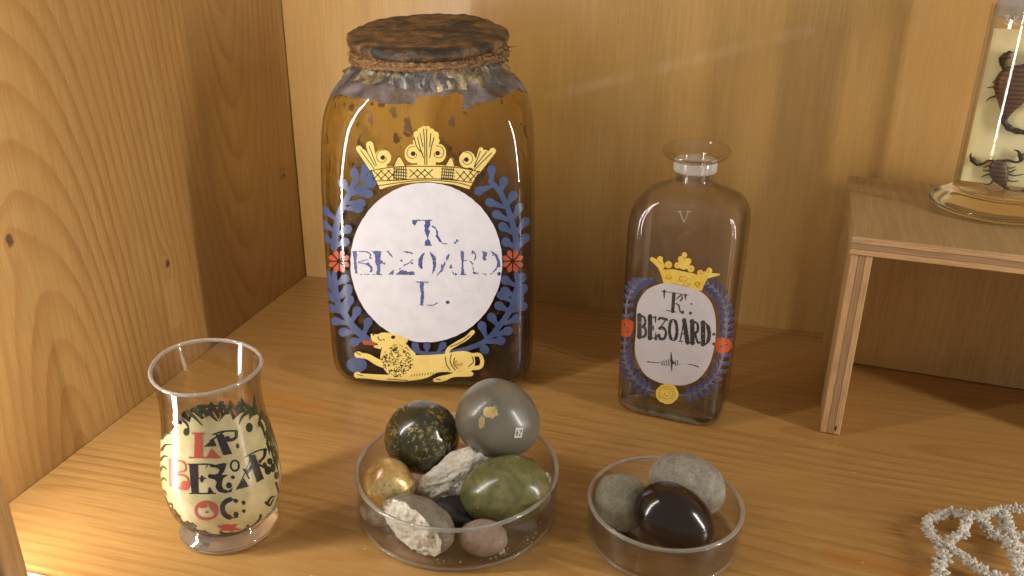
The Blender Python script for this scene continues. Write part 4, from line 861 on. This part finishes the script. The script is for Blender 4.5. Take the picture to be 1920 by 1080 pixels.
# grey egg with gold patch
g = G('grey_agate'); co = g.coord(); n_ = g.noise(co, 30, 4, .5, .5); c = g.ramp(n_, [(.3, (.115, .105, .075)), (.5, (.170, .155, .115)), (.75, (.22, .20, .155))])
X = g.xyz(co)
def blob_mask(g, X, cx, cz, rx, rz, sc=400, amt=1.2):
    dx = g.math('DIVIDE', g.sub(X[0], cx), rx); dz = g.math('DIVIDE', g.sub(X[2], cz), rz); d = g.math('SQRT', g.add(g.mul(dx, dx), g.mul(dz, dz)))
    d = g.add(d, g.mul(g.sub(g.noise(g.coord(), sc, 4, .6), .5), amt)); return g.smooth(d, .8, .95, 1, 0)
front = g.math('LESS_THAN', X[1], 0.0)
mk = g.mul(g.math('MAXIMUM', blob_mask(g, X, .0000, .0160, .0050, .0030), g.mul(blob_mask(g, X, -.0045, .0105, .0022, .0040), .7)), front)
mk2 = g.mul(g.smooth(g.noise(co, 90, 5, .7), .60, .66), .35)
c = g.mix(mk, c, (.80, .62, .24)); c = g.mix(mk2, c, (.30, .23, .12))
M2 = g.done(g.pbr(c, .34, .5, g.mul(mk, .6), normal=g.bump(n_, .04, .001), coat=.35, coat_r=.16))
eg = stone('grey_egg_stone', M2, (-.1178, .4340, .0530), (.0268, .0238, .0238), (0, R(24), R(8)), 'smooth grey egg stone with gold patch and tiny white tag, topmost of the pile', STG, 5, lump=.02, egg=.10)
# its small numbered sticker
def sticker(parent, body_c, name, xy, mat, mat2):
    C = Vector(body_c); cw = camo.matrix_world.translation
    d = Vector(rays(np.array([xy], float))[0]); me = parent.data; best = None
    dg = bpy.context.evaluated_depsgraph_get(); ok, hit, nor, idx = parent.ray_cast(cw-C, d)
    if not ok: return
    n_ = nor.normalized(); r_ = Vector((1, .25, 0)); r_ = (r_-n_*r_.dot(n_)).normalized(); u_ = n_.cross(r_); r_, u_ = (r_*math.cos(-.15)+u_*math.sin(-.15)), (u_*math.cos(-.15)-r_*math.sin(-.15))
    q = [hit+n_*.0003+r_*a*.0026+u_*b*.0031 for a, b in ((-1, -1), (1, -1), (1, 1), (-1, 1))]; q2 = [p_+n_*.00015 for p_ in q]
    o = mesh(name, q+q2, [(0, 3, 2, 1), (4, 5, 6, 7), (0, 1, 5, 4), (1, 2, 6, 5), (2, 3, 7, 6), (3, 0, 4, 7)], mat, parent, False)
    mb = MB()
    for ch, ox in (('6', -.0021), ('2', .0002)):
        for pts, w0, w1 in GL[ch]:
            P = [hit+n_*.00052+r_*(ox+px*.0019)+u_*(.0019-py*.0038) for px, py in (cr_spline(pts, 4) if len(pts) > 2 else pts)]
            mb.add(tube([tuple(v) for v in P], .00022, 5))
    mb.build('number', mat2, o)
bpy.context.view_layer.update()
g = G('paper_tag'); M_tagp = g.done(g.pbr((.72, .70, .66), .6)); g = G('tag_ink'); M_tagi = g.done(g.pbr((.06, .05, .05), .6))
sticker(eg, (-.1178, .4340, .0530), 'number_tag', (972, 811), M_tagp, M_tagi)
# gold egg
g, c, n_, n2, fin = rock_mat('gilded_stone', [(.30, (.20, .09, .02)), (.42, (.48, .26, .06)), (.52, (.85, .62, .24)), (.8, (.92, .78, .48))], 48, .28, .35, .0012, coat=.4, coat_r=.12)
mk = g.smooth(n_, .40, .55, .15, .75); ck = g.mul(g.smooth(g.noise(g.coord(), 95, 5, .65), .60, .66), .6); c = g.mix(ck, c, (.10, .05, .02)); M3 = fin(c, .30, g.mul(mk, .85))
stone('gilded_egg_stone', M3, (-.1740, .3885, .0245), (.0162, .0150, .0168), (0, .3, 0), 'brown egg stone covered in shining gold leaf at the left of the dish', STG, 9, lump=.05, egg=.06)
# white porous
g, c, n_, n2, fin = rock_mat('porous_white_stone', [(.26, (.46, .41, .32)), (.38, (.72, .66, .53)), (.55, (.85, .80, .67)), (.8, (.88, .86, .79))], 90, .85, .45, .0014)
pv = g.smooth(g.voro(g.coord(), 260), .12, .3, .75, 0); pv = g.mul(pv, g.smooth(g.noise(g.coord(), 50), .5, .6)); c = g.mix(pv, c, (.09, .075, .05)); M4 = fin(c)
stone('porous_white_stone', M4, (-.1395, .4090, .0235), (.0262, .0122, .0135), (.2, R(-28), R(28)), 'long chalky white porous stone lying across the middle of the pile', STG, 12, lump=.26, fine=.05, rid=.05, sub=6)
# green egg
g, c, n_, n2, fin = rock_mat('olive_stone', [(.30, (.070, .066, .022)), (.45, (.125, .125, .040)), (.58, (.19, .175, .065)), (.75, (.30, .24, .11))], 52, .30, .06, coat=.35, coat_r=.17, dist=.7)
sp = g.smooth(g.noise(g.coord(), 300, 2, .5), .70, .76); c = g.mix(g.mul(sp, .7), c, (.45, .38, .20)); sc_ = g.smooth(g.noise(g.coord(), 60, 4), .60, .72); c = g.mix(g.mul(sc_, .6), c, (.20, .105, .045)); M5 = fin(c, .30)
stone('olive_egg_stone', M5, (-.1050, .4005, .0255), (.0272, .0205, .0205), (0, R(-14), R(10)), 'polished olive green egg stone at the right of the dish', STG, 15, lump=.04, egg=-.10)
# broken stone: polished shell with a rough chalky face
g, c, n_, n2, fin = rock_mat('tan_grey_stone', [(.3, (.13, .105, .070)), (.5, (.21, .175, .12)), (.75, (.28, .24, .17))], 60, .5, .2, .001); M6 = fin()
V, F, fl = stone_mesh((.0238, .0150, .0168), 21, lump=.05, fine=.02, sub=6, cutn=(-.24, -.90, -.12), cutd=.0030)
o = empty('broken_stone', (-.1482, .3662, .0180)); tag(o, 'broken tan stone showing a rough white chalky face at the front of the dish', 'stone', STG)
Fs = [f for f in F if not all(i in fl for i in f)]; Ff = [f for f in F if all(i in fl for i in f)]
def sub_mesh(V, F): u = sorted({i for f in F for i in f}); r_ = {k: i for i, k in enumerate(u)}; return [V[k] for k in u], [tuple(r_[k] for k in f) for f in F]
V = rot(V, (0, R(6), R(-6)))
mesh('polished_shell', *sub_mesh(V, Fs), M6, o); mesh('fractured_face', *sub_mesh(V, Ff), M4, o, smooth=True)
g, c, n_, n2, fin = rock_mat('pinkish_stone', [(.3, (.20, .135, .105)), (.5, (.31, .22, .175)), (.75, (.46, .36, .29))], 70, .6, .25, .001); M7 = fin()
stone('pink_brown_stone', M7, (-.1098, .3712, .0132), (.0140, .0098, .0108), (0, R(-6), .1), 'small flat pinkish brown stone at the front right of the dish', STG, 25, lump=.05)
g, c, n_, n2, fin = rock_mat('chalk_fragment', [(.3, (.45, .36, .28)), (.5, (.68, .58, .47)), (.75, (.80, .74, .66))], 110, .7, .6, .002); M8 = fin()
stone('chalk_fragment', M8, (-.1790, .3800, .0105), (.0095, .0080, .0078), (.3, .2, .4), 'pale cream chalky fragment under the gilded egg stone', STG, 31, 'stone fragment', lump=.2, fine=.06, sub=4)
stone('chalk_fragment', M8, (-.0865, .4160, .0180), (.0042, .0095, .0130), (0, .2, -.25), 'cream shell-like fragment standing between the olive egg stone and the dish wall', STG, 35, 'stone fragment', lump=.1, fine=.03, sub=4)
g, c, n_, n2, fin = rock_mat('dull_black_lump', [(.3, (.008, .007, .006)), (.6, (.02, .017, .014))], 60, .6, .3); M9 = fin()
stone('dull_black_lump', M9, (-.1335, .3905, .0118), (.0160, .0110, .0090), (0, 0, .4), 'dull black lump at the bottom of the pile below the olive egg', STG, 38, lump=.1)  # near-black lump filling the gap low in the pile
# crumbs
mb = MB(); rs = np.random.RandomState(8)
for k in range(46):
    a = R(-100+95*rs.rand()); r_ = .0585*(.90+.10*rs.rand()) if k > 12 else .058*rs.rand(); V, F, _ = stone_mesh((1, 1, 1), k, lump=.5, sub=1); s_ = .0003+.0005*rs.rand()**2+(.0012 if k in (3, 4) else 0)
    if k in (3, 4): a = R(-52+2*k); r_ = .054
    c0 = Vector((-.138+r_*math.cos(a), .412+r_*math.sin(a), .0026+s_*.6)); mb.add(([c0+v*s_ for v in V], F))
o = mb.build('stone_crumbs', M8); tag(o, kind='stuff')
# smaller dish
def speck(name, base, sc=120):
    g, c, n_, n2, fin = rock_mat(name, [(.3, tuple(q*.6 for q in base)), (.5, base), (.75, tuple(q*1.45 for q in base))], sc, .75, .35, .001); n3 = g.noise(g.coord(), 700, 3, .7); c = g.mix(g.mul(g.smooth(n3, .5, .7), .5), c, tuple(q*1.7 for q in base)); return fin(c)
stone('grey_pebble', speck('speckled_grey', (.27, .24, .185)), (-.0005, .4385, .0235), (.0240, .0180, .0185), (0, R(8), R(-12)), 'large dull speckled grey pebble at the back of the smaller dish', STG2, 41, lump=.05)
stone('olive_grey_pebble', speck('olive_grey', (.225, .200, .135), 45), (-.0370, .4145, .0205), (.0168, .0150, .0178), (0, R(-10), 0), 'dull olive grey pebble at the left of the smaller dish', STG2, 44, lump=.07)
g = G('polished_brown_agate'); co = g.coord(); X = g.xyz(co); n_ = g.noise(co, 50, 3, .5, .6)
dx = g.sub(X[0], .003); dz = g.add(X[2], .008); rr = g.math('SQRT', g.add(g.mul(dx, dx), g.mul(dz, dz))); bands = g.math('SINE', g.mul(g.add(rr, g.mul(n_, .004)), 2600.0))
c = g.mix(g.mul(g.smooth(bands, -.2, 1, 0, .6), g.smooth(X[2], -.002, -.010)), g.ramp(n_, [(.3, (.012, .007, .005)), (.6, (.026, .014, .009))]), (.048, .026, .015))
M10 = g.done(g.pbr(c, .16, .45, coat=.25, coat_r=.08))
stone('dark_brown_egg_stone', M10, (-.0055, .4030, .0250), (.0236, .0180, .0182), (0, R(18), R(-10)), 'glossy dark brown banded egg stone at the front of the smaller dish', STG2, 47, lump=.015, egg=.06)

# ------------------------------------------------------------------ specimen jar with scorpions
sx, sy, sz = .1945, .6520, .1507
sj = empty('specimen_jar', (sx, sy, sz), 0); tag(sj, 'tall cylindrical glass specimen jar with wide foot and frosted stopper standing on the plywood riser', 'specimen jar')
SR = .0315
V, F = lathe(cr_spline([(.00001, .0006), (.030, .0006), (.0415, .0010), (.0448, .0030), (.0450, .0055), (.0425, .0085), (.0375, .0115), (.0330, .0135), (.0310, .0150), (.0200, .0160), (.00001, .0162)], 3), 96)
mesh('glass_foot', V, F, solid_glass('specimen_foot_glass', (.95, .94, .88), .02, 1.33, .1), sj)
mb = MB(); mb.add(lathe([(SR, .0155), (SR, .134), (SR, .140)], 96)).add(lathe([(SR-.002, .140), (SR-.002, .018)], 96)); mb.build('glass_cylinder', thin_glass('specimen_glass', (.985, .98, .95), (.33, .31, .24), .01, waves=.05), sj)
V, F = lathe([(.00001, .1315), (.0265, .1315), (.0285, .1330), (.0285, .1480), (.0325, .1500), (.0330, .165), (.00001, .165)], 72)
mesh('frosted_stopper', V, F, thin_glass('frosted_glass', (.62, .58, .54), (.40, .38, .35), .25, haze=.9), sj)
az = math.atan2(-sy, -sx); CZ = math.atan2(sy, sx)-R(90); pl = Plane((sx, sy, sz), CZ+R(6))
def pm(off): return lambda xy: onto_plane(pl, xy, off)
g = G('cream_card'); M_card = g.done(g.pbr(g.mix(g.smooth(g.noise(g.coord(), 30), .4, .6), (.86, .76, .46), (.82, .70, .38)), .7))
cw_ = .0268; card = mesh('mounting_card', *box(-cw_, cw_, 0, .0012, .0180, .1240), M_card, smooth=False); card.location = (sx, sy, sz); card.rotation_euler = (0, 0, CZ+R(6))
tag(card, 'cream mounting card standing inside the tall specimen jar behind the scorpions', 'card')
g = G('scorpion_shell'); n_ = g.noise(g.coord(), 300, 3); M_sc = g.done(g.pbr(g.ramp(n_, [(.3, (.014, .007, .005)), (.7, (.040, .017, .010))]), .4, .4, coat=.1))
g = G('scorpion_abdomen'); M_ab = g.done(g.pbr(g.ramp(g.math('FRACT', g.mul(g.xyz()[2], 330)), [(0, (.018, .008, .006)), (.25, (.075, .030, .012)), (.8, (.16, .065, .022)), (1, (.02, .010, .007))]), .45, .4, coat=.1))
def scorp(label, body, tail, claws, legs, oy, s_=4.91):
    e = empty('scorpion', (sx, sy, sz), CZ+R(6)); tag(e, label, 'scorpion', 'scorpions mounted on the card')
    def P(pts, off): q, _ = onto_plane(pl, np.array([(1720+x/s_, oy+y/s_) for x, y in pts], float), off); return q
    px = .00042/s_
    q = cr_spline(P([b[:2] for b in body], .0030), 4); w = np.interp(np.linspace(0, 1, len(q)), np.linspace(0, 1, len(body)), [b[2]*px for b in body])
    mesh('body', *tube(q, w, 16, .45, (0, 1, 0)), M_ab, e)
    mb = MB()
    for part, r0, r1 in tail: q = cr_spline(P(part, .0032), 6); mb.add(tube(q, [(r0+(r1-r0)*i/len(q)+(5 if i % 6 < 3 else 0))*px for i in range(len(q))], 8))
    mb.build('tail', M_sc, e)
    for c_ in claws:
        mb = MB()
        for pts, r0, r1 in c_: q = cr_spline(P(pts, .0030), 5); mb.add(tube(q, np.linspace(r0, r1, len(q))*px, 8, .8))
        mb.build('claw', M_sc, e)
    for l_ in legs: q = cr_spline(P(l_, .0024), 4); mesh('leg', *tube(q, np.linspace(9, 4, len(q))*px, 6), M_sc, e)
scorp('small dark scorpion with both claws raised at the foot of the card', [(730, 385, 30), (735, 420, 60), (745, 470, 66), (755, 520, 68), (775, 570, 50), (795, 615, 22)], [([(795, 610), (820, 650), (880, 682), (980, 668), (1060, 640)], 16, 11)],
      [[([(700, 390), (650, 392), (600, 418), (550, 432)], 13, 11), ([(555, 432), (520, 400), (500, 375)], 14, 30), ([(505, 385), (487, 350), (497, 320)], 20, 3), ([(525, 395), (535, 378)], 14, 4)],
       [([(770, 395), (830, 388), (900, 405), (940, 400)], 13, 11), ([(940, 400), (955, 370), (945, 335)], 14, 30), ([(945, 345), (925, 305), (880, 290)], 20, 3), ([(965, 340), (985, 320)], 14, 4)]],
      [[(690, 445), (650, 440), (610, 458)], [(685, 480), (640, 485), (600, 480)], [(685, 515), (640, 520), (585, 545)], [(700, 560), (680, 595), (650, 612), (615, 612)], [(800, 440), (850, 462), (905, 445)], [(800, 475), (850, 495), (905, 470)], [(805, 500), (850, 520), (900, 530), (975, 515)], [(805, 530), (830, 570), (880, 582), (930, 578)]], 220)
scorp('large brown scorpion with banded body at the top of the card', [(900, 600, 60), (900, 640, 100), (890, 720, 135), (880, 800, 140), (860, 900, 110), (830, 990, 62), (815, 1060, 26)], [([(815, 1050), (790, 1090), (830, 1160), (900, 1195), (1000, 1215)], 26, 18)],
      [[([(840, 640), (800, 620), (790, 580)], 28, 24), ([(790, 600), (790, 540), (830, 500)], 30, 44), ([(830, 520), (850, 480), (885, 485)], 22, 4), ([(815, 505), (835, 470), (870, 470)], 14, 3)], [([(960, 620), (1020, 580), (1060, 540)], 26, 30), ([(1050, 560), (1070, 500), (1040, 460)], 36, 6)]],
      [[(760, 740), (720, 735), (690, 760)], [(750, 810), (700, 795), (640, 805)], [(750, 870), (700, 885), (660, 900), (635, 925)], [(990, 830), (1030, 870), (1060, 920)], [(980, 900), (1020, 940), (1060, 1000)], [(1000, 740), (1060, 760), (1110, 800)]], 0)
class Cyl:
    pass
SB = Body([(0, .0335, .0335, 2), (.2, .0335, .0335, 2)], (sx, sy, sz), 0)
p = Paint(1870, 20, 1960, 60, .5).use(1720, 0, 4.91)
for i, ch in enumerate(('k3', 'kK', '6')):
    for pts, w0, w1 in GL[ch]: p.line([(800+i*82+62*x, 140+9*i+85*y) for x, y in pts], 11, 10)
p.build('etched_lettering', enamel('etched_white', (.66, .64, .62), None, .6, 0), sj, lambda xy: onto(SB, xy, .0002))

# ------------------------------------------------------------------ dried coral
g = G('dried_coral'); n_ = g.noise(g.coord(), 240, 5, .65); M_co = g.done(g.pbr(g.ramp(n_, [(.28, (.26, .22, .16)), (.42, (.58, .53, .44)), (.7, (.80, .76, .67))]), .85, .2, normal=g.bump(n_, .8, .002)))
BR = [([(235, 440, 10), (245, 560, 9), (330, 680, 8), (430, 740, 9), (540, 800, 10), (640, 880, 9), (760, 970, 7), (900, 1060, 6), (1120, 1120, 6)], 42),
      ([(430, 740, 9), (400, 880, 8), (370, 1000, 6), (340, 1150, 6)], 48), ([(440, 730, 9), (540, 650, 11), (620, 600, 12), (670, 500, 13), (710, 410, 12)], 40),
      ([(270, 450, 9), (380, 400, 8), (480, 370, 7), (620, 400, 10), (740, 400, 12), (830, 420, 13), (930, 370, 13), (1040, 340, 12), (1160, 330, 12), (1330, 330, 12), (1500, 300, 10)], 38),
      ([(820, 430, 13), (880, 520, 10), (960, 620, 8), (1080, 670, 8), (1160, 740, 9), (1200, 850, 9), (1250, 980, 8), (1290, 1130, 6)], 40),
      ([(1100, 350, 12), (1130, 470, 11), (1180, 600, 9), (1230, 740, 8), (1260, 900, 7)], 40), ([(1040, 380, 12), (1060, 470, 10), (1050, 560, 8), (1020, 640, 7)], 26), ([(1180, 620, 9), (1300, 640, 9), (1450, 700, 8)], 30), ([(480, 380, 7), (520, 420, 5)], 26)]
mb = MB(); rs = np.random.RandomState(6)
def fl_pt(x, y, z): d = rays(np.array([(1700+x/6, 900+y/6)], float))[0]; t = (z-CAM_H)/d[2]; return O3+d*t
for pts, w in BR:
    Q = cr_spline([fl_pt(x, y, z_*.001) for x, y, z_ in pts], 8); rad = [w*.00028/6*1.15*(1+.25*math.sin(i*1.7)+.2*rs.randn()*.5) for i in range(len(Q))]
    mb.add(tube(Q, rad, 9))
    for i in range(len(Q)-1):
        for k in range(6):
            t = rs.rand(); c0 = Q[i]*(1-t)+Q[i+1]*t; d = rs.randn(3); ax = Q[i+1]-Q[i]; ax /= np.linalg.norm(ax); d -= ax*d.dot(ax)*.7; d /= np.linalg.norm(d); d[2] = d[2]*.8+.15
            r_ = rad[i]; l_ = r_*(.45+.95*rs.rand()**1.5); b0 = c0+d*r_*.6
            mb.add(tube([b0, b0+d*l_*.6, b0+d*l_], [r_*.46, r_*.36, r_*.12], 5))
o = mb.build('dried_coral', M_co); tag(o, 'spiky grey white branching dried coral lying on the shelf at the front right', 'coral')
